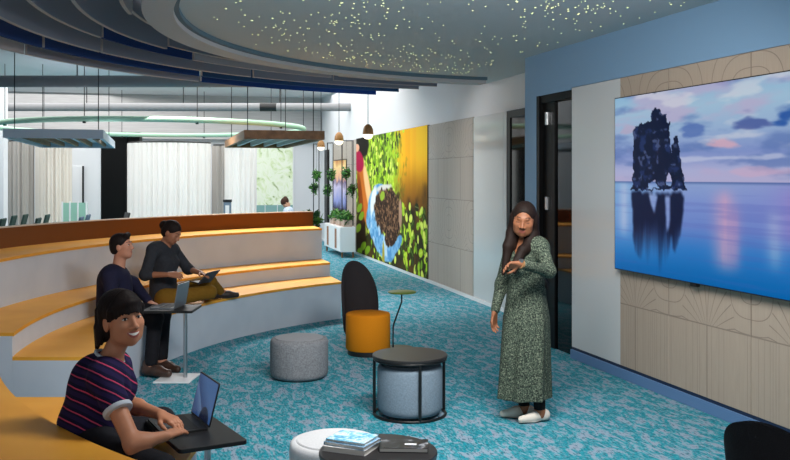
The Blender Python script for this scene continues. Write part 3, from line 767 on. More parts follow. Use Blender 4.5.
# light rafts
def raft(label, a, b, w, z, frame_m, slat_m, drop):
    a, b = Vector(a), Vector(b); d = (b-a); L = d.length; d.normalize(); s = Vector((d.y,-d.x))
    c = (a+b)/2; t = thing('hanging_light_raft', label, 'hanging light', (c.x,c.y,z), math.atan2(d.y,d.x), 'long light rafts hung from the ceiling')
    for y in (-w/2+.03, w/2-.03): MB().box((0,y,.07),(L,.06,.14)).build('side_rail', frame_m, t)
    for x in (-L/2+.03, L/2-.03): MB().box((x,0,.07),(.06,w-.12,.14)).build('end_rail', frame_m, t)
    MB().box((0,0,.125),(L-.12,w-.12,.03)).build('deck', frame_m, t)
    k = 0; y = -w/2+.2
    while y < w/2-.1:
        MB().box((0,y,.07),(L-.12,.05,.08)).build('slat', slat_m, t); y += .27
    for x in (-L/2+.5, L/2-.5):
        for y in (-w/2+.1, w/2-.1): MB().cyl((x,y,.14),(x,y,4.05-z), .008, n=6).build('suspension_cable', M['black_metal'], t)
    return t
wood_raft = speck('warm timber slats', (120,84,48), (150,108,66), 8, .6, 0, stretch=(.1,1,1))
raft('pale blue grey hanging light raft with timber slats over the curtained booth nearest the pillar', (-5.27,13.9), (-6.55,18.6), 1.46, 2.4, base('pale blue grey raft', (178,190,204), .4), wood_raft, 0)
raft('brown timber hanging light raft beside the small pendants', (-1.75,14.3), (-2.87,18.6), 1.28, 2.4, wood_raft, base('pale raft slat', (206,204,200), .5), 0)
# pendants
for (px, Y, lb) in ((368,15.3,'wooden acorn pendant lamp hanging in front of the mural top'), (339,18.0,'wooden acorn pendant lamp in the middle of the three, above the planted screen'), (321,21.8,'wooden acorn pendant lamp farthest along the planted screen')):
    x = (px-CXP)/FPX*Y
    t = thing('pendant_lamp', lb, 'pendant lamp', (x,Y,2.44), 0, 'wooden pendant lamps')
    MB().lathe([(0,.26),(.03,.255),(.065,.22),(.086,.17),(.092,.11),(.09,.085),(0,.085)], n=24).build('lamp_shade', base('oak lamp shade', (150,106,52), .5), t, smooth=60)
    MB().lathe([(.082,.085),(.08,.05),(.06,.018),(.03,.003),(0,0)], n=24).build('bulb', base('opal bulb', (250,246,236), .4, emit=(255,240,215), es=1.6), t, smooth=60)
    MB().cyl((0,0,.255),(0,0,4.05-2.44), .006, n=6).build('cord', M['black_plastic'], t)

# ------------------------------------------------------------------ curtains
def curtain(label, cx, cy, r, a0, a1, z0, z1, folds, amp, mat):
    t = thing('curtain', label, 'curtain', (cx,cy,0), 0, 'floor length office curtains')
    n = folds*8; mb = MB(); vs_ = []
    for k in range(n+1):
        a = R(a0+(a1-a0)*k/n); rr = r+amp*math.sin(2*PI*k/8)*(1+.5*math.sin(k*.37))
        for q, z in ((rr,z0),(rr,z1),(rr+.012,z1),(rr+.012,z0)): vs_.append((q*math.cos(a), q*math.sin(a), z))
    fs = []
    for k in range(n):
        b = 4*k
        for i in range(4): fs.append((b+i,b+(i+1)%4,b+4+(i+1)%4,b+4+i))
    mb.add(vs_, fs+[(3,2,1,0),(4*n,4*n+1,4*n+2,4*n+3)]).build('drape', mat, t, smooth=60)
    MB().tube([(r*math.cos(R(a0+(a1-a0)*k/24)), r*math.sin(R(a0+(a1-a0)*k/24)), z1+.02) for k in range(25)], .018, 8).build('track', M['black_metal'], t, smooth=60)
    return t
pale = base('warm white curtain', (238,234,230), .85); taupe = base('taupe curtain', (176,170,164), .85); cream = base('cream curtain', (222,214,204), .85)
curtain('long warm white curtain curving round the middle office booth', -5.86, 23.5, 1.1, 172, 350, .03, 2.66, 26, .035, pale)
curtain('darker taupe curtain between two white ones behind the office booth', -4.52, 23.75, .26, 175, 330, .03, 2.62, 5, .03, taupe)
curtain('narrower warm white curtain next to the leaf pattern window', -3.98, 23.4, .40, 185, 340, .03, 2.66, 8, .025, pale)
curtain('cream curtain of the booth nearest the white pillar', -8.36, 22.2, .44, 185, 345, .03, 2.66, 14, .03, cream)
curtain('taupe curtain bunched beside the cream booth curtain', -9.14, 22.1, .3, 185, 350, .03, 2.66, 8, .03, taupe)
# black and white panels behind
def uprt(name, x0, x1, Y, z0, z1, mat, label, cat, th=.08):
    o = MB().prism([(x0,Y),(x1,Y),(x1,Y+th),(x0,Y+th)], z0, z1).build(name, mat); return setp(o, label, cat)
Yp = 22.9
xx = lambda px, Y: (px-CXP)/FPX*Y
t = setp(MB().prism([(xx(101,Yp),Yp),(xx(126.5,Yp),Yp),(xx(126.5,Yp),Yp+.3),(xx(101,Yp),Yp+.3)], 0, 2.94).build('black_partition', M['black_frame']), 'tall black partition between the white door panel and the long pale curtain', 'partition')
MB().prism([(xx(126.5,Yp),Yp+.05),(xx(139,Yp),Yp+.05),(xx(139,Yp),Yp+.3),(xx(126.5,Yp),Yp+.3)], 2.68, 2.94).build('head_piece', M['black_frame'], t)
t = setp(MB().prism([(xx(70,Yp),Yp+.02),(xx(101,Yp)-.01,Yp+.02),(xx(101,Yp)-.01,Yp+.2),(xx(70,Yp),Yp+.2)], 0, 2.9).build('white_partition', M['white_wall']), 'white partition with a slim door between the cream curtain and black partition', 'partition')
MB().prism([(xx(72.5,Yp),Yp-.01),(xx(82.5,Yp),Yp-.01),(xx(82.5,Yp),Yp+.02),(xx(72.5,Yp),Yp+.02)], 0, 2.08).build('door', base('white door', (236,238,242), .35), t)
MB().prism([(xx(82.5,Yp),Yp-.03),(xx(83.8,Yp),Yp-.03),(xx(83.8,Yp),Yp+.02),(xx(82.5,Yp),Yp+.02)], 0, 2.08).build('door_edge', M['black_frame'], t)
# leaf pattern window on the back wall
def leaf_window():
    m = base('leaf pattern glazing', (228,238,216), .3); t = NT(m)
    v = t.coord(); wv = t.noise(v, 2.6, 3, .55, 1.6)
    c = t.ramp(wv, [(.30, lin((120,150,96))), (.37, lin((205,222,176))), (.5, lin((232,240,222))), (.62, lin((222,234,208))), (.68, lin((190,206,160))), (.75, lin((128,150,110)))])
    sep = t.n('ShaderNodeSeparateXYZ'); t.l(t.coord(), sep.inputs[0])
    c = t.mix(t.math('LESS_THAN', sep.outputs[2], 1.0), c, lin((128,168,166)))
    t.color(c); t.l(c, t.b.inputs['Emission Color']); t.b.inputs['Emission Strength'].default_value = .16
    return m
wdw = MB().fbox(FB, .77, 1.80, 0, .02, .5, 2.78).build('window_1', leaf_window()); setp(wdw, kind='structure')
for (a, b_, z0, z1) in ((.74,.77,.47,2.81),(1.80,1.83,.47,2.81),(.77,1.80,.47,.5),(.77,1.80,2.78,2.81),(1.2,1.22,.5,1.02),(1.55,1.57,.5,1.02)):
    MB().fbox(FB, a, b_, 0, .03, z0, z1).build('window_frame', M['white_gloss'], wdw)

# ------------------------------------------------------------------ wall beyond the mural
wall_panel('wood_wall_panel', FM, -8.75, -5.85, -.035, .0, .055, 2.68, M['fan_wood2'], 'pale wood wall panel behind the hanging plants at the far end of the mural')
pc = thing('picture', 'small sunset picture in blue and orange between the hanging plants', 'picture', FM(-7.7,0,1.0))
def sunset():
    m = base('sunset print', (200,150,90), .5); t = NT(m); sep = t.n('ShaderNodeSeparateXYZ'); t.l(t.coord(), sep.inputs[0])
    z = t.math('ADD', t.math('DIVIDE', sep.outputs[2], 1.35), t.math('MULTIPLY', t.math('SUBTRACT', t.noise(t.coord(), 3, 3), .5), .35))
    t.color(t.ramp(z, [(0,lin((50,50,110))),(.16,lin((150,160,226))),(.4,lin((214,204,236))),(.5,lin((120,100,150))),(.58,lin((244,180,140))),(.8,lin((255,220,150))),(.95,lin((210,130,50)))])); return m
o_ = MB().fbox(frame((0,0), dM, nM), -.87, .72, .0, .03, .0, 1.22).build('print', sunset(), pc)
o_ = MB().fbox(frame((0,0), dM, nM), -.9, .75, -.003, .012, -.03, 1.25).build('frame', M['black_plastic'], pc)
st_ = MB().fbox(FM, -10.1, -9.5, -.034, .0, 0, 2.55).build('door_3', M['black_frame']); setp(st_, kind='structure')

# white cabinet with planters
cb = thing('sideboard', 'low white sideboard with timber handles under the hanging plants', 'cabinet', (-1.2,19.95,0), math.atan2(-dM[1],-dM[0])-PI/2)
# local axes: +y runs along the wall away from the viewer, +x towards the wall
CW, CL = .33, 2.0
MB().box((CW/2,CL/2,.41),(CW,CL,.56)).build('body', M['white_gloss'], cb, bevel=.006)
for k in range(4):
    y0 = k*.5
    d_ = MB().box((-.009,y0+.25,.41),(.018,.485,.54)).build('door', M['white_gloss'], cb, bevel=.003)
    MB().box((-.024,y0+(.06 if k%2 else .44),.41),(.014,.035,.44)).build('handle', base('oak handle', (150,92,46), .5), d_)
for (x,y) in ((.04,.06),(CW-.04,.06),(.04,CL-.06),(CW-.04,CL-.06)):
    MB().cyl((x,y,0),(x,y,.14),.018,.026,n=10).build('leg', base('oak leg', (140,92,50), .5), cb, smooth=60)
M_leaf = [base('leaf green', c, .6) for c in ((52,112,40),(84,140,52),(34,84,36))]
def leaf_ball(mb, c, r, n, rnd, size=.05, droop=0, mi=3):
    for _ in range(n):
        d = Vector((rnd.gauss(0,1), rnd.gauss(0,1), rnd.gauss(0,1))).normalized()
        p = Vector(c)+d*r*rnd.uniform(.35,1); p.z -= droop*rnd.random()**2
        a = Vector((rnd.gauss(0,1), rnd.gauss(0,1), rnd.gauss(0,.7))).normalized(); b_ = a.cross(d)
        if b_.length < .05: continue
        b_.normalize(); s = size*rnd.uniform(.7,1.3)
        nn = a.cross(b_)*s*.15
        mb.add([p-a*s, p+b_*s*.42+nn, p+a*s, p-b_*s*.42+nn], [(0,1,2,3)], rnd.randrange(mi))
trough = speck('pale terracotta trough', (176,150,134), (196,172,156), 12, .7, 0)
rnd = random.Random(21)
for k, (yq, L, lb) in enumerate(((.14,.3,'leafy plant in a pale trough at the near end of the white sideboard'),(.62,.42,'leafy plant in a pale trough in the middle of the white sideboard'),(1.36,.42,'leafy plant in a pale trough at the far end of the white sideboard'))):
    root = cb.matrix_basis
    pos = Matrix.LocRotScale(cb.location, cb.rotation_euler, None) @ Vector((CW/2, yq+L/2-.1, .691))
    t = thing('planter', lb, 'potted plant', pos, cb.rotation_euler.z, 'plants in troughs on the sideboard')
    MB().box((0,0,.075),(.2,L,.15)).build('trough', trough, t, bevel=.006)
    mb = MB(); 
    for y in np.linspace(-L/2+.06, L/2-.06, 3): leaf_ball(mb, (0,y,.2), .15, 90, rnd, .06)
    mb.build('foliage', M_leaf, t)
# one plant stands behind the end of the backboard
t = thing('planter', 'leafy plant in a dark pot standing at the end of the brown backboard', 'potted plant', (xx(311,15.0),15.0,0))
MB().lathe([(0,0),(.1,0),(.14,.85),(.125,.85),(.115,.8),(0,.8)], n=24).build('pot', M['black_plastic'], t, smooth=40)
mb = MB(); leaf_ball(mb, (0,0,1.08), .2, 220, rnd, .07); mb.build('foliage', M_leaf, t)
# slender rods with hanging plants
def rod_frame(label, x0p, x1p, Y, plants, zb=.692):
    x0, x1 = xx(x0p,Y), xx(x1p,Y)
    t = thing('plant_rail', label, 'hanging rail', (x0,Y,2.62), 0, 'slim rails for hanging plants')
    for x in (x0, x1): MB().cyl((x,Y,zb),(x,Y,2.64), .012, n=8).build('rod', M['black_metal'], t, True)
    MB().cyl((x0-.01,Y,2.63),(x1+.01,Y,2.63), .012, n=8).build('crossbar', M['black_metal'], t, True)
    for (px, py, lb) in plants:
        c = D(px,py,Y); off = -.13 if lb.startswith('upper') else .13
        q = thing('hanging_plant', lb, 'hanging plant', (c.x,c.y+off,c.z-.1), 0, 'plants hung from slim rails')
        MB().lathe([(0,0),(.05,0),(.07,.1),(.06,.1),(0,.08)], n=16).build('pot', M['black_plastic'], q, smooth=40)
        MB().tube([(0,0,.1),(0,0,2.60-(c.z-.1)),(0,-off*.5,2.645-(c.z-.1)),(0,-off*1.06,2.645-(c.z-.1))], .004, 6).build('hanging_cord', M['black_metal'], q)
        mb = MB(); leaf_ball(mb, (0,0,.1), .115, 150, rnd, .05, .14); mb.build('foliage', M_leaf, q)
rod_frame('slim black plant rail nearest the mural edge', 342, 353, 20.6, [(346.5,171,'upper hanging plant on the plant rail nearest the mural'), (351.5,188,'lower hanging plant on the plant rail nearest the mural')])
rod_frame('slim black plant rail in the middle of three', 327.5, 333, 21.9, [(331.5,173,'upper hanging plant on the middle plant rail'), (327,188,'lower hanging plant on the middle plant rail')])
rod_frame('slim black plant rail farthest from the mural', 313.5, 319, 22.6, [(317,173,'upper hanging plant on the plant rail farthest from the mural'), (313.5,186,'lower hanging plant on the plant rail farthest from the mural')], 0)

# ------------------------------------------------------------------ office furniture seen over the backboard
desk_m = base('white desk', (226,228,230), .5)
def office_chair(label, px, Y, rz, col, h=.95):
    t = thing('office_chair', label, 'chair', (xx(px,Y),Y,0), R(rz), 'office chairs behind the backboard')
    MB().box((0,0,.46),(.46,.46,.06)).build('seat', col, t, bevel=.02)
    rot = Matrix.Rotation(R(-14),3,'X')
    MB().box((0,-.27,.74),(.42,.045,h-.52), rot).build('backrest', col, t, bevel=.02)
    MB().cyl((0,0,.08),(0,0,.44),.03,n=10).build('column', M['chrome'], t)
    for k in range(5):
        a = 2*PI*k/5; MB().cyl((0,0,.1),(.27*math.cos(a),.27*math.sin(a),.035),.018,n=8).build('leg', M['black_plastic'], t)
    return t
gr_ = base('dark green chair cloth', (38,62,56), .8); bl_ = base('slate blue chair cloth', (80,98,116), .8)
for (px, Y, rz, col, lb) in ((4,16.9,-80,gr_,'dark green office chair next to the white pillar'), (15,18.3,-80,gr_,'dark green office chair second from the white pillar'), (25,19.7,-80,gr_,'dark green office chair third from the white pillar'),
    (36,20.3,-80,gr_,'dark green office chair fourth from the white pillar, its back highest'), (50,18.5,-80,gr_,'slim dark office chair back in front of the cream curtain'), (58,20.2,-80,gr_,'dark office chair back at the end of the green glass screen'),
    (92.5,19.0,-80,bl_,'slate blue office chair before the white partition'), (98.8,20.2,-80,bl_,'slate blue office chair at the edge of the black partition'), (137,21.4,-60,M['black_plastic'],'small black office chair before the long pale curtain'), (208,20.2,100,M['black_plastic'],'black office chair just behind the bun haired woman')):
    office_chair(lb, px, Y, rz, col, .98)
t = setp(MB().prism([(xx(62,21),21.0),(xx(87,21),21.0),(xx(87,21),21.03),(xx(62,21),21.03)], .05, 1.2).build('desk_screen', base('pale green screen', (150,196,178), .4)), 'pale green desk screen among the office chairs', 'desk screen')
for x in (62.5, 70, 78, 86.5):
    MB().box((xx(x,21),20.99,.62),(.03,.02,1.22)).build('post', M['white_gloss'], t)
t = thing('display_stand', 'slim blue grey framed stand before the pale curtain folds', 'stand', (xx(227.5,20.8),20.8,0))
MB().box((0,0,.62),(.17,.05,1.2)).build('frame', base('blue grey frame', (110,128,146), .5), t, bevel=.01)
MB().box((0,-.03,.62),(.09,.012,1.05)).build('panel', M['white_gloss'], t)
MB().box((0,0,1.25),(.2,.07,.06)).build('head', M['black_plastic'], t, bevel=.01)
MB().box((0,0,.01),(.3,.3,.02)).build('base', M['black_plastic'], t)
# ------------------------------------------------------------------ figures: soft unions of tapered limbs, meshed once per surface
def A3(p): return np.array([p[0],p[1],p[2]], float)
class Fig:
    """collects solid pieces (tapered limbs, ellipsoids) that melt into each other, and meshes them as one surface"""
    def __init__(s): s.ops = []
    def cap(s, a, b, ra, rb=None, k=.03, op='u'):
        a, b = A3(a), A3(b); rb = ra if rb is None else rb
        ab = b-a; L2 = max(ab.dot(ab), 1e-9)
        def fn(P):
            pa = P-a; t = np.clip((pa@ab)/L2, 0, 1)
            return np.linalg.norm(pa-t[...,None]*ab, axis=-1)-(ra+(rb-ra)*t)
        m = max(ra,rb); s.ops.append((fn, np.minimum(a,b)-m, np.maximum(a,b)+m, k, op)); return s
    def ell(s, c, r, rot=None, k=.03, op='u'):
        c, r = A3(c), A3(r); Rm = np.eye(3) if rot is None else rot      # columns: local axes
        def fn(P):
            q = (P-c)@Rm; k0 = np.linalg.norm(q/r, axis=-1); k1 = np.linalg.norm(q/(r*r), axis=-1)
            return k0*(k0-1)/np.maximum(k1,1e-6)
        m = max(r); s.ops.append((fn, c-m, c+m, k, op)); return s
    def half(s, p, n, k=.004):       # keep only the side that n points away from
        p, n = A3(p), A3(n)/np.linalg.norm(A3(n)); s.ops.append((lambda P: (P-p)@n, None, None, k, 'i')); return s
    def seat(s):                     # nothing sinks into the tiers
        def fn(P):
            r = np.hypot(P[...,0]-CR.x, P[...,1]-CR.y); z = P[...,2]
            return np.minimum(np.maximum(R1-.016-r, z-Z1-.006), np.maximum(R2-.016-r, z-Z2-.006))
        s.ops.append((fn, None, None, .004, 's')); return s
    def cutend(s, p, d, r=.1, L=.2):     # open end of a sleeve
        p, d = A3(p), unit(d)
        def fn(P):
            q = P-p; a = q@d; return np.maximum(np.maximum(-a, a-L), np.linalg.norm(q-a[...,None]*d, axis=-1)-r)
        m = r+L; s.ops.append((fn, p-m, p+m, .004, 's')); return s
    def custom(s, fn, lo, hi, k=.03, op='u'): s.ops.append((fn, A3(lo), A3(hi), k, op)); return s
    def evaluate(s, P):
        f = np.full(P.shape[:-1], 1.0)
        for fn, lo, hi, k, op in s.ops: f = s._mix(f, fn(P), k, op)
        return f
    @staticmethod
    def _mix(f, g, k, op):
        if op == 'u':
            h = np.maximum(k-np.abs(f-g), 0)/k; return np.minimum(f,g)-h*h*k*.25
        if op == 's': g = -g
        h = np.maximum(k-np.abs(f-g), 0)/k; return np.maximum(f,g)+h*h*k*.25
    def mesh(s, name, h, mats, parent, region=None):
        lo = np.min([o[1] for o in s.ops if o[4]=='u'], 0)-3*h; hi = np.max([o[2] for o in s.ops if o[4]=='u'], 0)+3*h
        n = np.ceil((hi-lo)/h).astype(int)+1
        ax = [lo[i]+h*np.arange(n[i]) for i in range(3)]
        f = np.full(n, .5, np.float32)
        for fn, a, b, k, op in s.ops:
            if a is None: sl = (slice(None),)*3
            else:
                m = k+2.5*h
                i0 = np.clip(np.floor((a-m-lo)/h).astype(int), 0, n-1); i1 = np.clip(np.ceil((b+m-lo)/h).astype(int)+1, 1, n)
                if np.any(i1 <= i0): continue
                sl = tuple(slice(i0[i], i1[i]) for i in range(3))
            P = np.stack(np.meshgrid(*[ax[i][sl[i]] for i in range(3)], indexing='ij'), -1)
            f[sl] = s._mix(f[sl], fn(P), k, op)
        v, q = nets(f, lo, h)
        me = bpy.data.meshes.new(name); me.vertices.add(len(v)); me.vertices.foreach_set('co', v.astype(np.float32).ravel())
        me.loops.add(len(q)*4); me.loops.foreach_set('vertex_index', q.astype(np.int32).ravel())
        me.polygons.add(len(q)); me.polygons.foreach_set('loop_start', (np.arange(len(q))*4).astype(np.int32))
        try: me.polygons.foreach_set('loop_total', np.full(len(q),4,np.int32))
        except Exception: pass
        me.polygons.foreach_set('use_smooth', np.ones(len(q), bool))
        for m in (mats if isinstance(mats,(list,tuple)) else [mats]): me.materials.append(m)
        if region is not None: me.polygons.foreach_set('material_index', region(v[q].mean(1)).astype(np.int32))
        me.update(calc_edges=True); me.validate()
        return link(name, me, parent, True)
def nets(f, org, h):
    s = f < 0
    c = sum(s[i:s.shape[0]-1+i, j:s.shape[1]-1+j, k:s.shape[2]-1+k].astype(np.int8) for i in (0,1) for j in (0,1) for k in (0,1))
    I, J, K = np.nonzero((c > 0) & (c < 8)); cor = [(i,j,k) for i in (0,1) for j in (0,1) for k in (0,1)]
    val = {o: f[I+o[0],J+o[1],K+o[2]] for o in cor}
    acc = np.zeros((len(I),3)); cnt = np.zeros(len(I))
    for o in cor:
        for a in range(3):
            if o[a]: continue
            p = list(o); p[a] = 1; p = tuple(p); A, B = val[o], val[p]; m = (A < 0) != (B < 0)
            t = np.where(m, A/np.where(m, A-B, 1), 0)
            q = np.array(o, float)[None,:].repeat(len(I),0); q[:,a] = t
            acc += q*m[:,None]; cnt += m
    V = (acc/cnt[:,None]+np.stack([I,J,K],-1))*h+org
    idx = np.full(c.shape, -1, np.int64); idx[I,J,K] = np.arange(len(I))
    Q = []
    for a in range(3):
        b, d = (a+1)%3, (a+2)%3
        sl0 = [slice(None)]*3; sl1 = [slice(None)]*3; sl0[a] = slice(0,-1); sl1[a] = slice(1,None)
        S0, S1 = s[tuple(sl0)], s[tuple(sl1)]
        E = np.argwhere(S0 != S1); ok = (E[:,b] > 0) & (E[:,d] > 0) & (E[:,b] < f.shape[b]-1) & (E[:,d] < f.shape[d]-1); E = E[ok]
        def at(db, dd): e = E.copy(); e[:,b] -= db; e[:,d] -= dd; return idx[e[:,0],e[:,1],e[:,2]]
        q = np.stack([at(1,1), at(0,1), at(0,0), at(1,0)], -1)
        flip = ~S0[tuple(E.T)]; q[flip] = q[flip][:,::-1]; Q.append(q)
    return V, np.concatenate(Q)
def unit(v): v = A3(v); return v/np.linalg.norm(v)
def basis(fwd, up):       # columns right, forward, up
    f = unit(fwd); r = unit(np.cross(f, A3(up))); return np.stack([r, f, np.cross(r, f)], -1)
def head_pieces(F, C, B, s=1.0, male=False):
    def w(p): return A3(C)+B@(A3(p)*s)
    E = lambda c, r, k=.02, op='u': F.ell(w(c), A3(r)*s, B, k*s, op)
    E((0,-.016,.032),(.076,.094,.084)); E((0,.022,-.028),(.062,.070,.084),.03); E((0,.058,-.088),(.024,.022,.024),.03)
    for x in (-1,1):
        E((x*.04,.058,-.022),(.024,.022,.024),.025); E((x*.040,.03,-.066),(.021,.034,.03),.03)
        E((x*.031,.1025,.004),(.017,.013,.012),.014,'s')
        E((x*.0765,-.004,-.012),(.010,.020,.032),.008); E((x*.0135,.094,-.034),(.0095,.011,.0085),.008)
    F.cap(w((-.03,.082,.026)), w((.03,.082,.026)), .006*s, .006*s, .02*s)
    F.cap(w((0,.088,.012)), w((0,.108,-.028)), .0075*s, .0100*s, .012*s)
    F.cap(w((-.016,.081,-.058)), w((.016,.081,-.058)), .0085*s, .0085*s, .010*s)
    F.cap(w((-.014,.079,-.070)), w((.014,.079,-.070)), .0085*s, .0085*s, .010*s)
    if male: E((0,.05,-.09),(.036,.028,.024),.03)
    return w
def hand_pieces(F, wrist, fwd, back, thumb, s=1.0, curl=(.35,.4,.45,.5), spread=.1, kk=.006):
    """fwd: towards the fingertips; back: out of the back of the hand; thumb: side the thumb is on"""
    f, b = unit(fwd), unit(back); t = unit(A3(thumb)-f*np.dot(f,A3(thumb))); b = np.cross(f,t) if np.dot(np.cross(f,t),b) > 0 else -np.cross(f,t)
    Wp = A3(wrist)
    offs = [.030,.010,-.010,-.029]; ln = [.072,.080,.074,.058]; pl = [.088,.090,.085,.078]
    for o, L, pL, cu in zip(offs, ln, pl, curl):
        k0 = Wp+(t*o*.55)*s+f*.012*s; kn = Wp+(t*o+f*pL)*s
        F.cap(k0, kn, .0135*s, .0115*s, .014*s)
        d = unit(f+t*o*spread*12); p = kn
        for j, fr in enumerate((.44,.31,.25)):
            a = cu*(.6,1.0,.8)[j]; d = d*math.cos(a)-b*math.sin(a) if j == 0 else unit(d)*math.cos(a)-unit(np.cross(t,d) if np.dot(np.cross(t,d),b) > 0 or j else np.cross(d,t))*0-_perp(d,b,f)*math.sin(a)
            q = p+unit(d)*L*fr*s; F.cap(p, q, (.0092,.0082,.0074)[j]*s, (.0082,.0074,.0062)[j]*s, kk*s); p = q
    p0 = Wp+(t*.022+f*.022-b*.004)*s; p1 = p0+(t*.028+f*.030-b*.010)*s; p2 = p1+(t*.010+f*.030-b*.006)*s; p3 = p2+(f*.024-b*.006)*s
    F.cap(p0,p1,.0135*s,.0108*s,.014*s); F.cap(p1,p2,.0105*s,.0095*s,kk*s); F.cap(p2,p3,.0093*s,.007*s,kk*s)
def _perp(d, b, f):
    d = unit(d); x = np.cross(d, np.cross(f, b)); x = unit(x)      # in the plane of f and b, square to d
    return x if np.dot(x, b) > -.2 and np.dot(np.cross(np.cross(f,b), d), x) < 0 else -x
def face_parts(body, F, w, B, s, skin_dark, eyes='open', iris=(40,24,16), smile=0, brow=(22,16,14), gaze=(0,0)):
    """eyes, brows, lips and teeth lie on the skin: find its depth along the face direction"""
    def depth(x, z):
        ys = np.linspace(.15,.03,140); P = np.array([w((x,y,z)) for y in ys]); v = F.evaluate(P); i = np.argmax(v < 0)
        return ys[i]
    def sphere(name, mat, c, r, par, n=14):
        mb = MB(); vs_ = []; fs = []; m = n//2
        for j in range(m+1):
            th = PI*j/m
            for i in range(n): ph = 2*PI*i/n; vs_.append(w((c[0]+r[0]*math.sin(th)*math.cos(ph), c[1]+r[1]*math.cos(th), c[2]+r[2]*math.sin(th)*math.sin(ph))))
        for j in range(m):
            for i in range(n): fs.append((j*n+i,j*n+(i+1)%n,(j+1)*n+(i+1)%n,(j+1)*n+i))
        mb.add(vs_, fs); return mb.build(name, mat, par, True, smooth=80)
    bm_ = base('eyebrow hair', brow, .8)
    for sx in (-1,1):
        pts = []
        for i in range(7):
            u = i/6; x = sx*(.014+.036*u); z = .0315+.0055*math.sin(u*2.6)-.007*u*u
            pts.append(w((x, depth(x,z)+.0005, z)))
        MB().tube(pts, [.0016*s,.0028*s,.0032*s,.003*s,.0026*s,.002*s,.001*s], 6).build('eyebrow', bm_, body, True, smooth=80)
        xe, ze = sx*.0315, .006; ye = depth(xe, ze)
        if eyes == 'open':
            e = sphere('eye', base('eye white', (226,220,214), .3), (xe,ye-.001,ze), (.0138,.006,.0066 if not smile else .0056), body)
            sphere('iris', base('iris', iris, .2), (xe+gaze[0],ye+.0035,ze+gaze[1]), (.0062,.003,.0060), e)
        pts = []
        for i in range(7):
            u = i/6*2-1; x = xe+u*.0155; z = ze+((.0072 if not smile else .0062)*(1-u*u) if eyes == 'open' else -.003-.004*(1-u*u)); pts.append(w((x, max(depth(x,z), ye+.001)+.001, z)))
        MB().tube(pts, [.0008*s,.0016*s,.0019*s,.002*s,.0019*s,.0016*s,.0008*s], 6).build('eyelashes', bm_, body, True, smooth=80)
    if smile:
        mb = MB(); n = 9; vs_ = []
        for i in range(n):
            u = i/(n-1)*2-1; x = u*.0235; zc = -.0625+.0075*u*u; hh = .0062*(1-u*u*.75)
            for dz in (hh, -hh*.8): vs_.append(w((x, depth(x, zc)+.0012, zc+dz)))
        fs = [(2*i,2*i+1,2*i+3,2*i+2) for i in range(n-1)]
        m = len(vs_); vs2 = [A3(v)-B[:,1]*.004 for v in vs_]
        mb.add(vs_+[tuple(v) for v in vs2], fs+[tuple(m+j for j in f_[::-1]) for f_ in fs]).build('teeth', base('teeth', (236,230,222), .3), body, True, smooth=80)
def lip_region(C, B, s, smile=0):
    def reg(c):
        q = ((c-A3(C))@B)/s; x, y, z = q[:,0], q[:,1], q[:,2]
        wv = .029 if smile else .024; u = x/wv
        zc = -.0635+(.0085*u*u if smile else .002*u*u); hw = (.0145 if smile else .0115)*np.sqrt(np.clip(1-u*u,0,1))*(1-.25*(u*u))
        return ((np.abs(z-zc) < hw) & (y > .055) & (np.abs(u) < 1)).astype(int)
    return reg
def skin(name, c, lip):
    m = base(name, c, .5, spec=.35); t = NT(m); v = t.coord()
    t.color(t.mix(t.noise(v, 30, 3), lin(c), lin(tuple(min(255,int(k*1.08)) for k in c))))
    l_ = base(name+' lips', lip, .4); return [m, l_]
def cloth(name, c0, c1, sc=40, rough=.85):
    m = base(name, c0, rough, spec=.2); t = NT(m); v = t.coord()
    t.color(t.mix(t.noise(v, sc, 3), lin(c0), lin(c1))); t.bump(t.noise(v, 14, 3), .35, .012); return m
def hair_mat(name, c0, c1):
    m = base(name, c0, .62, spec=.16); t = NT(m); v = t.coord(scale=(1,1,.25))
    n_ = t.noise(v, 90, 3, .6); t.color(t.mix(n_, lin(c0), lin(c1))); t.bump(n_, .6, .006); return m
def lerp(a, b, t): return A3(a)*(1-t)+A3(b)*t

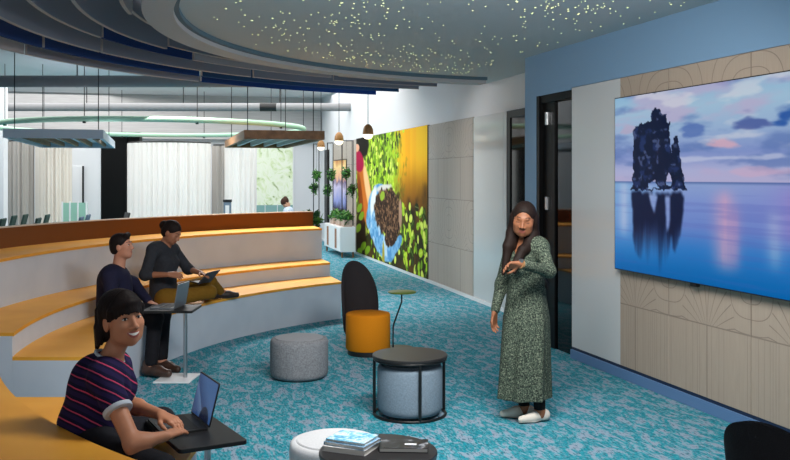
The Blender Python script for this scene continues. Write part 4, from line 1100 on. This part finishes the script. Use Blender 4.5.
# ================================================================== woman standing
def standing_woman():
    root = thing('person', 'woman in long patterned green dress standing and checking her watch', 'person', (.97,6.7,0))
    sk = skin('tan skin', (136,88,62), (138,76,64))
    C = D(524,219,6.62); B = basis((-.22,-.92,-.24), (.06,-.22,1)); s = 1.07
    F = Fig(); w = head_pieces(F, C, B, s)
    neck = D(527,243,6.72); Rs, Ls = D(511.5,249,6.80), D(541,247,6.60)
    Re, Rw = D(501.5,284,6.80), D(495,311,6.70); Le, Lw = D(549,271,6.50), D(520.5,264,6.33)
    pel = D(526,308,6.72); wa = D(527,282,6.72); chest = D(526,260,6.71)
    Rh, Lh = D(519,315,6.80), D(534,315,6.64)
    Ra, La = D(524.5,408,6.74), D(540,411,6.63); Rk, Lk = lerp(Rh,Ra,.52), lerp(Lh,La,.52)
    F.cap(A3(neck)-[0,0,.02], w((0,-.02,-.075)), .052, .047, .03)
    F.cap(pel, wa, .115, .105); F.cap(wa, chest, .105, .115); F.cap(lerp(Rs,Ls,.22), lerp(Rs,Ls,.78), .078, .078, .05); F.cap(Rs, Ls, .045, .045, .04)
    for S, E_, Wr in ((Rs,Re,Rw),(Ls,Le,Lw)): F.cap(S,E_,.042,.034); F.cap(E_,Wr,.034,.0225)
    for H_, K_, A_ in ((Rh,Rk,Ra),(Lh,Lk,La)): F.cap(H_,K_,.055,.045); F.cap(K_,A_,.044,.034)
    for A_, tip in ((Ra,(-.95,-.1)),(La,(-.86,-.42))):
        d = unit((*tip,0)); hz = A3(A_); hz[2] = .05; F.cap(A_, hz, .034,.034); F.cap(hz, [hz[0]+d[0]*.14,hz[1]+d[1]*.14,.035], .034, .026)
    hand_pieces(F, Rw, (-.12,-.12,-1), (-.5,.75,0), (-.6,-.75,-.1), .98, (.3,.35,.4,.45))
    hand_pieces(F, Lw, (-1,-.1,-.12), (-.15,-.55,.85), (-.2,.5,-.6), .9, (.45,.55,.6,.65))
    body = F.mesh('body', .0045, sk, root, lip_region(C,B,s))
    face_parts(body, F, w, B, s, None, 'shut', brow=(66,42,32))
    # dress
    G = Fig()
    G.cap(pel, wa, .136, .124, .05); G.cap(wa, chest, .124, .132, .05); G.cap(lerp(Rs,Ls,.2), lerp(Rs,Ls,.8), .092, .092, .05); G.cap(Rs, Ls, .056, .056, .04)
    br = unit(np.cross(A3(Ls)-A3(Rs), (0,0,1)));  br = br if br[1] < 0 else -br
    for q in (.30,.70): G.ell(lerp(Rs,Ls,q)+br*.085-[0,0,.135], (.062,.062,.065), None, .05)
    def sk_fn(P):
        z0, z1 = A3(wa)[2], .17
        t = np.clip((z0-P[...,2])/(z0-z1), 0, 1.0)
        cx = A3(wa)[0]+(.952-A3(wa)[0])*t; cy = A3(wa)[1]+(6.665-A3(wa)[1])*t
        dx, dy = P[...,0]-cx, P[...,1]-cy; th = np.arctan2(dy, dx)
        r = .120+.036*np.clip(t*3.2,0,1)+.028*t+(.002+.013*t)*np.sin(th*7+1.2+t*1.1)+.006*t*np.sin(th*13+t*2)
        return np.maximum((np.hypot(dx/1.04, dy/.96)-r)*.85, np.maximum(z1-P[...,2], P[...,2]-z0))
    c_ = A3(wa); G.custom(sk_fn, (c_[0]-.3,c_[1]-.3,.12), (c_[0]+.3,c_[1]+.3,c_[2]+.01), .03)
    for S, E_, Wr in ((Rs,Re,lerp(Re,Rw,.95)),(Ls,Le,lerp(Le,Lw,.9))): G.cap(S,E_,.056,.047,.03); G.cap(E_,Wr,.046,.034,.03)
    nf = A3(neck)+br*.075
    G.cap(A3(neck)+[0,0,.06], A3(neck)-[0,0,.015]+br*.02, .064, .062, .012, 's'); G.cap(nf+[0,0,.05], nf+br*.05-[0,0,.09], .058, .012, .012, 's')
    m = base('green print dress', (66,80,72), .85, spec=.2); t = NT(m); v = t.coord()
    sp = t.noise(v, 105, 2, .65, .4); c = t.ramp(sp, [(.38, lin((26,30,28))), (.47, lin((60,72,62))), (.55, lin((72,84,72))), (.66, lin((124,130,112)))], 'LINEAR')
    t.color(c); t.bump(t.noise(v, 9, 2), .3, .02)
    G.mesh('dress', .006, m, root)
    MB().add(*_girdle(wa, .138, br)).build('belt_tie', base('black tie', (14,15,16), .7), root, True, smooth=60)
    # leggings and shoes
    L = Fig()
    for K_, A_ in ((Rk,Ra),(Lk,La)): L.cap(lerp(K_,A_,.4), A3(A_)-[0,0,.02], .05, .04)
    L.mesh('leggings', .006, cloth('black leggings', (14,14,16), (22,22,24)), root)
    shoe_m = base('cream slip on shoe', (214,206,194), .7)
    for A_, tip in ((Ra,(-.95,-.1)),(La,(-.86,-.42))):
        d = unit((*tip,0)); n_ = np.array([-d[1],d[0],0]); hz = A3(A_); S_ = Fig(); h0 = np.array([hz[0],hz[1],.045])-d*.035; t0 = np.array([hz[0],hz[1],.034])+d*.165
        S_.cap(h0, h0+d*.02+[0,0,.02], .038, .034, .03); S_.cap(h0, h0+d*.1, .039, .038, .03); S_.cap(h0+d*.1-[0,0,.006], t0, .038, .024, .03); S_.half((0,0,.012),(0,0,-1))
        S_.ell(hz+[0,0,.085]+d*.005, (.038,.038,.05), None, .01, 's')
        sh = S_.mesh('shoe', .005, shoe_m, root)
        Z_ = Fig(); Z_.cap(h0, h0+d*.1, .041, .041, .03); Z_.cap(h0+d*.1-[0,0,.006], t0, .041, .027, .03); Z_.half((0,0,.001),(0,0,-1)); Z_.half((0,0,.02),(0,0,1))
        Z_.mesh('sole', .005, base('pale sole', (186,178,168), .7), sh)
    # hair: long, parted, falling on both shoulders
    Hh = Fig(); E = lambda c, r, k=.02, op='u': Hh.ell(w(c), A3(r)*s, B, k, op)
    E((0,-.016,.035),(.080,.098,.087)); E((0,-.055,-.04),(.082,.065,.10),.03)
    E((0,.105,-.022),(.070,.085,.096),.010,'s'); E((0,.100,.010),(.054,.06,.056),.012,'s'); Hh.cap(w((0,.10,.13)), w((0,.02,.135)), .010, .008, .01, 's')
    for sx in (-1,1): E((sx*.079,-.012,-.006),(.017,.034,.050))
    dn = np.array([0,0,-1.0])
    for sx, reach, out in ((-1,.36,-.012),(1,.40,.010)):
        p0 = w((sx*.076,-.016,.0)); p1 = w((sx*.084,-.012,-.11)); fo = .022 if sx > 0 else .075; p2 = A3(p1)+dn*.10+br*(.035+fo)+[out,0,0]; p3 = A3(p2)+dn*(reach-.2)+br*(.030+fo)+[out*.4,0,0]
        Hh.cap(p0,p1,.022,.027,.03); Hh.cap(p1,p2,.027,.029,.03); Hh.cap(p2,p3,.028,.014,.03); Hh.cap(A3(p2)+[.02*sx,0,0],A3(p3)+[.025*sx,.01,.03],.024,.012,.03)
        Hh.cap(w((sx*.05,-.05,-.06)), A3(p2)-br*.05, .045, .04, .04)
    Hh.mesh('hair', .006, hair_mat('dark brown hair', (16,11,10), (40,27,22)), root)
    # wristwatch
    a, b_ = lerp(Le,Lw,.93), lerp(Le,Lw,1.0)
    wt = MB().cyl(a, b_, .0315, .0305, 20).build('wristwatch', base('tan watch strap', (150,112,74), .5), root, True, smooth=60)
    wt['label'] = 'tan strapped wristwatch'
    mid = (A3(a)+A3(b_))/2; up_ = unit((-.1,-.5,.85)); MB().cyl(mid+up_*.024, mid+up_*.036, .0165, n=20).build('watch_case', M['chrome'], wt, True, smooth=40)
def _girdle(c, r, br, z=.01):
    c = A3(c); vs_, fs = [], []; p = [c+br*r*0+np.array([r*1.02,0.02,0]), ]
    q = c+np.array([r*.97,-.05,0])
    P_ = [q+np.array([0,0,.03]), q+np.array([.02,-.01,0]), q+np.array([.012,-.01,-.05]), q+np.array([0,0,-.03])]
    vs_ = [tuple(x) for x in P_]+[tuple(x+np.array([-.01,-.012,0])) for x in P_]
    return vs_, [(0,1,2,3),(7,6,5,4),(0,4,5,1),(1,5,6,2),(2,6,7,3),(3,7,4,0)]

# ================================================================== woman in the striped shirt
def striped_woman():
    root = thing('person', 'smiling woman in striped shirt sitting cross-legged by a laptop', 'person', (-1.38,4.24,.47))
    sk = skin('light brown skin', (178,122,92), (164,84,76))
    s = 1.09; C = D(122.5,318.5,4.22); B = basis((.70,-.71,.06), (-.14,.02,1))
    F = Fig(); w = head_pieces(F, C, B, s)
    pel = A3((-1.40,4.22,.585)); chest = A3((-1.385,4.22,.80)); neck = A3((-1.335,4.215,.955))
    Rs, Ls = A3((-1.315,4.07,.885)), A3((-1.365,4.38,.885))
    Re, Rw = A3((-1.140,3.92,.635)), A3((-1.02,3.985,.652)); Le, Lw = A3((-1.305,4.40,.69)), A3((-1.095,4.20,.692))
    Rh, Rk, Ra = A3((-1.36,4.12,.56)), A3((-1.00,3.85,.545)), A3((-1.24,4.20,.525)); Lh, Lk, La = A3((-1.39,4.34,.56)), A3((-1.20,4.63,.545)), A3((-1.30,4.33,.51))
    F.cap(neck-[0.01,0,.03], w((0,-.02,-.07)), .050, .047, .03)
    F.cap(pel, chest, .115, .12, .05); F.cap(lerp(Rs,Ls,.22), lerp(Rs,Ls,.78), .075, .075, .05); F.cap(Rs, Ls, .045, .045, .04)
    for S, E_, Wr in ((Rs,Re,Rw),(Ls,Le,Lw)): F.cap(S,E_,.046,.038,.03); F.cap(lerp(E_,Wr,.0),lerp(E_,Wr,.3),.038,.036,.03); F.cap(lerp(E_,Wr,.3),Wr,.036,.024,.03)
    for H_, K_, A_ in ((Rh,Rk,Ra),(Lh,Lk,La)): F.cap(H_,K_,.07,.05); F.cap(K_,A_,.048,.032)
    for A_, d in ((Ra,(.2,.9,0)),(La,(.1,-.9,0))): F.cap(A_, A3(A_)+unit(d)*.14-[0,0,.01], .03, .024)
    hand_pieces(F, Lw, (.78,-.45,-.20), (.35,-.1,.9), (-.4,-.85,0), .98, (.3,.35,.4,.45))
    hand_pieces(F, Rw, (.35,.9,-.02), (0,.1,1), (-.9,.3,0), .98, (.12,.14,.17,.2))
    F.seat(); body = F.mesh('body', .004, sk, root, lip_region(C,B,s,1))
    face_parts(body, F, w, B, s, None, 'open', smile=1, gaze=(.001,0))
    # shirt
    G = Fig(); G.cap(pel+[0,0,.02], chest, .146, .138, .05); G.cap(pel+[-.01,0,-.03], pel+[-.03,0,.05], .15, .148, .03); G.cap(lerp(Rs,Ls,.2), lerp(Rs,Ls,.8), .092, .092, .05); G.cap(Rs, Ls, .060, .060, .04)
    G.ell(chest+[.085,-.06,.0], (.07,.06,.07), None, .05); G.ell(chest+[.085,.07,.0], (.07,.06,.07), None, .05)
    G.cap(lerp(Rs,Ls,.5)+[-.07,0,-.02], pel+[-.03,0,.03], .10, .12, .05)
    for S, E_, q in ((Rs,Re,.52),(Ls,Le,.6)):
        G.cap(S, lerp(S,E_,q), .064, .064, .03)
    for S, E_, q in ((Rs,Re,.5),(Ls,Le,.58)): G.cutend(lerp(S,E_,q), A3(E_)-S, .085, .12)
    G.cap(neck+[.03,-.01,.05], neck+[.0,0,-.035], .066, .058, .012, 's')
    m = base('navy striped jersey', (30,28,62), .9, spec=.15); t = NT(m); geo = t.n('ShaderNodeNewGeometry')
    dot = t.n('ShaderNodeVectorMath', operation='DOT_PRODUCT'); t.l(geo.outputs['Position'], dot.inputs[0]); dot.inputs[1].default_value = tuple(unit((.42,.36,.84)))
    nz = t.noise(t.coord(), 6, 2); q = t.math('FRACT', t.math('MULTIPLY', t.math('ADD', dot.outputs['Value'], t.math('MULTIPLY', nz, .02)), 1/.0475))
    t.color(t.mix(t.math('LESS_THAN', q, .12), t.mix(t.math('LESS_THAN', t.math('ABSOLUTE', t.math('SUBTRACT', q, .62)), .2), lin((26,24,54)), lin((40,32,72))), lin((188,66,100))))
    t.bump(t.noise(t.coord(), 12, 3), .4, .015)
    G.seat(); G.mesh('shirt', .005, m, root)
    cuff = base('pale grey cuff', (186,194,204), .85)
    for S, E_, q in ((Rs,Re,.5),(Ls,Le,.58)):
        a, b_ = lerp(S,E_,q-.055), lerp(S,E_,q+.012); T = Fig(); T.cap(lerp(S,E_,q-.2), lerp(S,E_,q+.2), .0665, .0665, .005); T.half(b_, A3(E_)-S); T.half(a, A3(S)-E_); T.mesh('cuff', .004, cuff, root)
    T = Fig()
    for k in range(24):
        a0, a1 = 2*PI*k/24, 2*PI*(k+1)/24; c0 = neck+[-.002,0,.004]; X1, Y1 = unit((1,0,-.45)), np.array([0,1.0,0])
        T.cap(c0+X1*.068*math.cos(a0)+Y1*.062*math.sin(a0), c0+X1*.068*math.cos(a1)+Y1*.062*math.sin(a1), .007, .007, .006)
    T.mesh('collar', .004, cuff, root)
    J = Fig(); J.cap(Rh, Lh, .115, .115, .04); J.cap(pel-[0,0,.0], pel, .10, .10)
    for H_, K_, A_ in ((Rh,Rk,Ra),(Lh,Lk,La)): J.cap(H_,K_,.086,.066,.03); J.cap(K_,lerp(K_,A_,.92),.064,.048,.03)
    J.seat(); J.mesh('trousers', .006, cloth('black trousers', (20,21,26), (32,33,40)), root)
    # hair: full fringe, ragged bob tied at the nape
    Hh = Fig(); E = lambda c, r, k=.02, op='u': Hh.ell(w(c), A3(r)*s, B, k, op)
    E((0,-.024,.040),(.088,.110,.090)); E((0,-.06,-.03),(.084,.075,.085),.03)
    E((0,.11,-.060),(.074,.095,.078),.008,'s')
    rn = random.Random(4)
    for i in range(15):
        u = i/14*2-1; x = u*.068; zt = .030+rn.uniform(-.006,.006)-.012*(abs(u) > .8)
        Hh.cap(w((x*.45,.045,.112-.02*abs(u))), w((x*.85,.088-.045*u*u,.075-.01*abs(u))), .016, .014, .012); Hh.cap(w((x*.85,.088-.045*u*u,.075-.01*abs(u))), w((x,.102-.062*u*u,zt)), .013, .005, .008)
    for sx in (-1,1):
        Hh.cap(w((sx*.074,.040,.045)), w((sx*.080,.026,.004)), .014, .006, .012)
        for q in (2,3): Hh.cap(w((sx*.078,.034-.030*q,.045)), w((sx*(.086+.004*(q%2)),.022-.036*q,-.04-.022*q-.012*(q%2))), .017, .006, .012)
    for i in range(17):
        u = i/16*2-1; a = u*1.6; rr = .092+rn.uniform(-.004,.006)
        p0 = (math.sin(a)*.075, -.055-math.cos(a)*.045, -.03); p1 = (math.sin(a)*rr, -.06-math.cos(a)*(.060+rn.uniform(0,.012)), -.10-rn.uniform(0,.035)*(abs(u) < .8))
        Hh.cap(w(p0), w(p1), .026, .006, .014)
    Hh.mesh('hair', .0045, hair_mat('nearly black hair', (16,12,12), (34,25,24)), root)

# ================================================================== seated man
def seated_man():
    root = thing('person', 'man in dark navy sweater sitting on the lowest tier in profile', 'person', (-2.6,8.38,.47))
    sk = skin('fair brown skin', (184,128,104), (160,92,84))
    s = .98; C = D(122,246,8.40); B = basis((.97,-.12,.08), (-.05,0,1))
    F = Fig(); w = head_pieces(F, C, B, s, True)
    pel = A3((-2.62,8.38,.575)); neck = A3(D(118.5,266,8.4)); chest = lerp(pel, neck, .62)+[-.025,0,0]
    Rs, Ls = A3(D(110,276,8.22)), A3(D(119,276,8.58))
    Re, Rw = A3(D(112,306,8.12)), A3((-2.44,8.16,.63)); Le, Lw = A3((-2.52,8.66,.78)), A3((-2.33,8.52,.62))
    Rh, Rk, Ra = A3((-2.58,8.29,.56)), A3((-2.185,8.20,.515)), A3((-2.20,8.10,.09)); Lh, Lk, La = A3((-2.60,8.47,.56)), A3((-2.18,8.46,.515)), A3((-2.17,8.36,.09))
    F.cap(neck-[0,0,.03], w((0,-.02,-.07)), .058, .055, .03)
    F.cap(pel, chest, .12, .125, .05); F.cap(lerp(Rs,Ls,.2), lerp(Rs,Ls,.8), .085, .085, .05); F.cap(Rs, Ls, .05, .05, .04)
    for S, E_, Wr in ((Rs,Re,Rw),(Ls,Le,Lw)): F.cap(S,E_,.048,.04,.03); F.cap(E_,Wr,.04,.027,.03)
    for H_, K_, A_ in ((Rh,Rk,Ra),(Lh,Lk,La)): F.cap(H_,K_,.078,.055); F.cap(K_,A_,.052,.036); F.cap(A_, A3(A_)+[.13,-.05,-.05], .035, .026)
    for Wr in (Rw,Lw): hand_pieces(F, Wr, (.85,.1,-.42), (.2,0,1), (0,1 if Wr is Rw else -1,0), 1.0, (.4,.45,.5,.5))
    F.seat(); body = F.mesh('body', .006, sk, root, lip_region(C,B,s)); face_parts(body, F, w, B, s, None, 'open')
    G = Fig(); G.cap(pel+[0,0,-.02], chest, .158, .155, .05); G.cap(chest+[.03,0,-.02], pel+[.06,0,.02], .12, .12, .05); G.cap(lerp(Rs,Ls,.18), lerp(Rs,Ls,.82), .108, .108, .06); G.cap(Rs, Ls, .068, .068, .05)
    for S, E_, Wr in ((Rs,Re,Rw),(Ls,Le,Lw)): G.cap(S,E_,.068,.058,.03); G.cap(E_,lerp(E_,Wr,.93),.058,.042,.03)
    G.cap(neck+[.02,0,.05], neck+[.0,0,-.02], .07, .064, .012, 's')
    G.seat(); G.mesh('sweater', .007, cloth('dark navy sweater', (26,26,48), (36,36,60)), root)
    J = Fig(); J.cap(Rh, Lh, .115, .115, .04)
    for H_, K_, A_ in ((Rh,Rk,Ra),(Lh,Lk,La)): J.cap(H_,K_,.094,.074,.03); J.cap(K_,lerp(K_,A_,.9),.072,.058,.03)
    J.seat()
    J.mesh('trousers', .007, cloth('black trousers', (18,18,22), (28,28,34)), root)
    sh = base('brown leather shoe', (66,44,34), .45)
    for A_, d in ((Ra,(.9,-.42,0)),(La,(.85,-.5,0))):
        d = unit(d); lift = .0145 if A_ is Ra else 0; S_ = Fig(); h0 = A3(A_); h0[2] = .05+lift; h0 = h0-d*.03
        S_.cap(h0, h0+[0,0,.06], .05, .045, .03); S_.cap(h0, h0+d*.12, .05, .048, .03); S_.cap(h0+d*.12-[0,0,.008], h0+d*.23-[0,0,.014], .048, .034, .03); S_.half((0,0,.002+lift),(0,0,-1)); S_.mesh('shoe', .006, sh, root)
    Hh = Fig(); E = lambda c, r, k=.02, op='u': Hh.ell(w(c), A3(r)*s, B, k, op)
    E((0,-.020,.038),(.083,.100,.088)); E((0,-.05,-.02),(.078,.066,.07),.03); E((0,.098,-.030),(.10,.072,.094),.012,'s'); Hh.half(w((0,-.1,-.072)), -B[:,2]); Hh.cap(w((-.03,.06,.105)), w((.04,.06,.10)), .022, .02, .03)
    for sx in (-1,1): Hh.ell(w((sx*.085,-.002,-.02)), A3((.02,.022,.03))*s, B, .008, 's')
    Hh.mesh('hair', .006, hair_mat('short dark hair', (20,15,14), (36,26,24)), root)

# ================================================================== woman with the tablet
def tablet_woman():
    root = thing('person', 'woman with a hair bun in mustard trousers sitting on the lowest tier looking down', 'person', (-2.38,9.28,.47))
    sk = skin('warm brown skin', (160,108,82), (140,74,66))
    s = .98; C = D(172,232.5,9.28); B = basis((.80,-.30,-.50), (.42,-.1,1))
    F = Fig(); w = head_pieces(F, C, B, s)
    pel = A3((-2.39,9.27,.575)); neck = A3(D(163.5,244,9.30)); chest = lerp(pel, neck, .62)
    Rs, Ls = A3(D(153,250,9.14)), A3(D(173,249.5,9.46))
    Re, Rw = A3(D(145,275,9.02)), A3(D(168,274.5,8.98)); Le, Lw = A3(D(188,269,9.50)), A3(D(201,273,9.34))
    Rh, Rk, Ra = A3((-2.34,9.18,.56)), A3((-1.93,9.38,.60)), A3((-2.02,9.74,.525)); Lh, Lk, La = A3((-2.40,9.38,.56)), A3((-1.99,9.66,.68)), A3((-1.90,9.84,.54))
    F.cap(neck-[0,0,.03], w((0,-.02,-.07)), .048, .045, .03)
    F.cap(pel, chest, .11, .115, .05); F.cap(lerp(Rs,Ls,.22), lerp(Rs,Ls,.78), .075, .075, .05); F.cap(Rs, Ls, .045, .045, .04)
    for S, E_, Wr in ((Rs,Re,Rw),(Ls,Le,Lw)): F.cap(S,E_,.043,.036,.03); F.cap(E_,Wr,.036,.024,.03)
    for H_, K_, A_ in ((Rh,Rk,Ra),(Lh,Lk,La)): F.cap(H_,K_,.075,.052); F.cap(K_,A_,.05,.034)
    for A_, d in ((Ra,(.7,.6,0)),(La,(.8,.3,0))): F.cap(A_, A3(A_)+unit(d)*.13-[0,0,.02], .03, .022)
    hand_pieces(F, Rw, (.95,.25,-.1), (-.2,-.5,.8), (.1,.7,.5), .98, (.4,.45,.5,.5))
    hand_pieces(F, Lw, (.6,-.7,-.15), (.5,.3,.8), (-.6,-.6,.3), .98, (.12,.14,.16,.2))
    F.seat(); body = F.mesh('body', .006, sk, root, lip_region(C,B,s)); face_parts(body, F, w, B, s, None, 'shut')
    G = Fig(); G.cap(pel, chest, .14, .135, .05); G.cap(lerp(Rs,Ls,.2), lerp(Rs,Ls,.8), .094, .094, .05); G.cap(Rs, Ls, .060, .060, .04)
    fr = unit(np.cross(A3(Ls)-Rs, (0,0,1))); fr = fr if fr[0] > 0 else -fr
    for q in (.3,.7): G.ell(lerp(Rs,Ls,q)+fr*.08-[0,0,.13], (.06,.06,.065), None, .05)
    for S, E_, Wr in ((Rs,Re,Rw),(Ls,Le,Lw)): G.cap(S,E_,.062,.054,.03); G.cap(E_,lerp(E_,Wr,.22),.054,.048,.03)
    G.cap(neck+[.03,-.01,.05], neck+fr*.03-[0,0,.035], .064, .052, .012, 's')
    G.seat(); G.mesh('top', .007, cloth('charcoal top', (42,44,50), (56,58,64)), root)
    J = Fig(); J.cap(Rh, Lh, .112, .112, .04)
    for H_, K_, A_ in ((Rh,Rk,Ra),(Lh,Lk,La)): J.cap(H_,K_,.094,.070,.03); J.cap(K_,lerp(K_,A_,.88),.068,.048,.03)
    J.seat(); J.mesh('trousers', .007, cloth('mustard brown trousers', (112,80,22), (130,94,30)), root)
    sh = base('dark brown flat shoe', (40,28,24), .5)
    for A_, d in ((Ra,(.7,.6,0)),(La,(.86,.3,0))):
        d = unit(d); h0 = A3(A_)-d*.03; h0[2] = .512; S_ = Fig(); S_.cap(h0, h0+d*.1, .040, .040, .03); S_.cap(h0+d*.1, h0+d*.2-[0,0,.008], .040, .028, .03); S_.half((0,0,.474),(0,0,-1)); S_.mesh('shoe', .006, sh, root)
    Hh = Fig(); E = lambda c, r, k=.02, op='u': Hh.ell(w(c), A3(r)*s, B, k, op)
    E((0,-.020,.039),(.083,.102,.088)); E((0,-.05,-.02),(.079,.066,.07),.03); E((0,.102,-.028),(.085,.080,.094),.012,'s'); E((0,-.125,.015),(.052,.046,.05),.02); Hh.half(w((0,-.1,-.085)), -B[:,2])
    Hh.mesh('hair', .006, hair_mat('dark tied hair', (20,15,14), (40,28,25)), root)
    # the tablet in its case, on her lap
    c = A3((-1.965,9.36,.775)); nb = basis((.55,-.22,.62), (-.6,.2,.75)); c = c-nb[:,2]*.035+nb[:,1]*.015
    t = thing('tablet', 'dark tablet in an open case held on the bun haired woman\'s lap', 'tablet', tuple(c))
    rot = Matrix([list(r) for r in nb])
    MB().box(c, (.25,.17,.010), rot).build('back_shell', base('slate tablet case', (52,58,68), .5), t, True, bevel=.003)
    MB().box(c+nb[:,2]*.0058, (.23,.152,.0012), rot).build('screen', base('pale tablet screen', (130,142,160), .2, emit=(150,165,190), es=.12), t, True)
    nb2 = basis((.9,-.35,-.12), (-.1,.1,1)); rot2 = Matrix([list(r) for r in nb2]); c2 = c-nb[:,1]*.085-nb2[:,1]*.05
    MB().box(c2, (.25,.10,.008), rot2).build('keyboard_flap', M['black_plastic'], t, True, bevel=.003)

# ================================================================== far person in the office
def far_person():
    Y = 24.3
    root = thing('person', 'dark haired person in a pale blue shirt bending before the leaf pattern window', 'person', (xx(287,Y),Y,0))
    sk = skin('fair skin', (196,150,124), (170,100,90)); sc = lambda px, py, dy=0: A3(D(px,py,Y+dy))
    C = sc(285.5,203); B = basis((-.55,-.25,-.8), (-.5,0,.6))
    F = Fig(); w = head_pieces(F, C, B, 1.05); neck = sc(288.5,208.5); pel = sc(291,228)
    F.cap(neck, w((0,-.02,-.07)), .05, .05); F.cap(neck-[0,0,.1], pel, .12, .12)
    F.cap(neck+[-.02,-.18,-.08], pel+[-.2,-.2,.12], .045, .03); F.cap(neck+[.02,.18,-.08], pel+[-.2,.2,.12], .045, .03)
    for y in (-.09,.09): F.cap(pel+[0,y,0], [pel[0],pel[1]+y,.06], .08, .04); F.cap([pel[0],pel[1]+y,.05], [pel[0]-.14,pel[1]+y,.03], .035, .03)
    F.mesh('body', .012, sk[0], root)
    G = Fig(); G.cap(neck-[0,0,.09], pel, .15, .15); G.cap(neck+[-.02,-.18,-.08], neck+[.02,.18,-.08], .08, .08); G.cap(neck+[-.02,-.18,-.08], pel+[-.16,-.19,.16], .062, .05); G.cap(neck+[.02,.18,-.08], pel+[-.16,.19,.16], .062, .05)
    G.mesh('shirt', .014, cloth('pale blue shirt', (196,214,236), (214,228,244)), root)
    J = Fig()
    for y in (-.09,.09): J.cap(pel+[0,y,0], [pel[0],pel[1]+y,.1], .1, .06)
    J.mesh('trousers', .014, cloth('dark trousers', (30,32,40), (40,42,50)), root)
    Hh = Fig(); E = lambda c, r, k=.02, op='u': Hh.ell(w(c), A3(r)*1.12, B, k, op)
    E((0,-.022,.042),(.09,.11,.095)); E((0,.11,-.05),(.08,.085,.088),.012,'s'); E((0,-.10,.075),(.05,.05,.05))
    Hh.mesh('hair', .012, hair_mat('brown hair', (58,38,30), (80,56,44)), root)
standing_woman(); striped_woman(); seated_man(); tablet_woman(); far_person()
# ------------------------------------------------------------------ light
wd = bpy.data.worlds.new('world'); SC.world = wd; wd.use_nodes = True
wd.node_tree.nodes['Background'].inputs[0].default_value = (.92,.96,1.0,1); wd.node_tree.nodes['Background'].inputs[1].default_value = .7
def area(name, loc, target, sx, sy, power, col=(1,1,1), spread=180):
    l = bpy.data.lights.new(name, 'AREA'); l.shape = 'RECTANGLE'; l.size = sx; l.size_y = sy; l.energy = power; l.color = col; l.spread = R(spread)
    o = bpy.data.objects.new(name, l); COL.objects.link(o); o.location = loc
    o.rotation_euler = (Vector(target)-Vector(loc)).to_track_quat('-Z','Y').to_euler(); return o
def spot(name, loc, target, power, ang=80, blend=.6, rad=.06, col=(1,1,1)):
    l = bpy.data.lights.new(name, 'SPOT'); l.energy = power; l.spot_size = R(ang); l.spot_blend = blend; l.shadow_soft_size = rad; l.color = col
    o = bpy.data.objects.new(name, l); COL.objects.link(o); o.location = loc
    o.rotation_euler = (Vector(target)-Vector(loc)).to_track_quat('-Z','Y').to_euler(); return o
area('open_office_light', (-5.2, 20.6, 4.0), (-5.2, 20.6, 0), 12, 7.4, 860, (1,.98,.96), 170)
area('mural_washer', (-2.5, 16.4, 3.9), (-.6, 16.2, .0), 1.0, 8, 270, (1,.98,.95), 120)
area('lounge_light', (0.5, 4.7, 3.1), (0.1, 7.6, 0), 2.0, .9, 235, (1,.98,.95), 150)
area('lounge_light', (-1.6, 13.6, 3.95), (-1.0, 10.6, 0), 2.6, .8, 180, (1,.98,.95), 110)
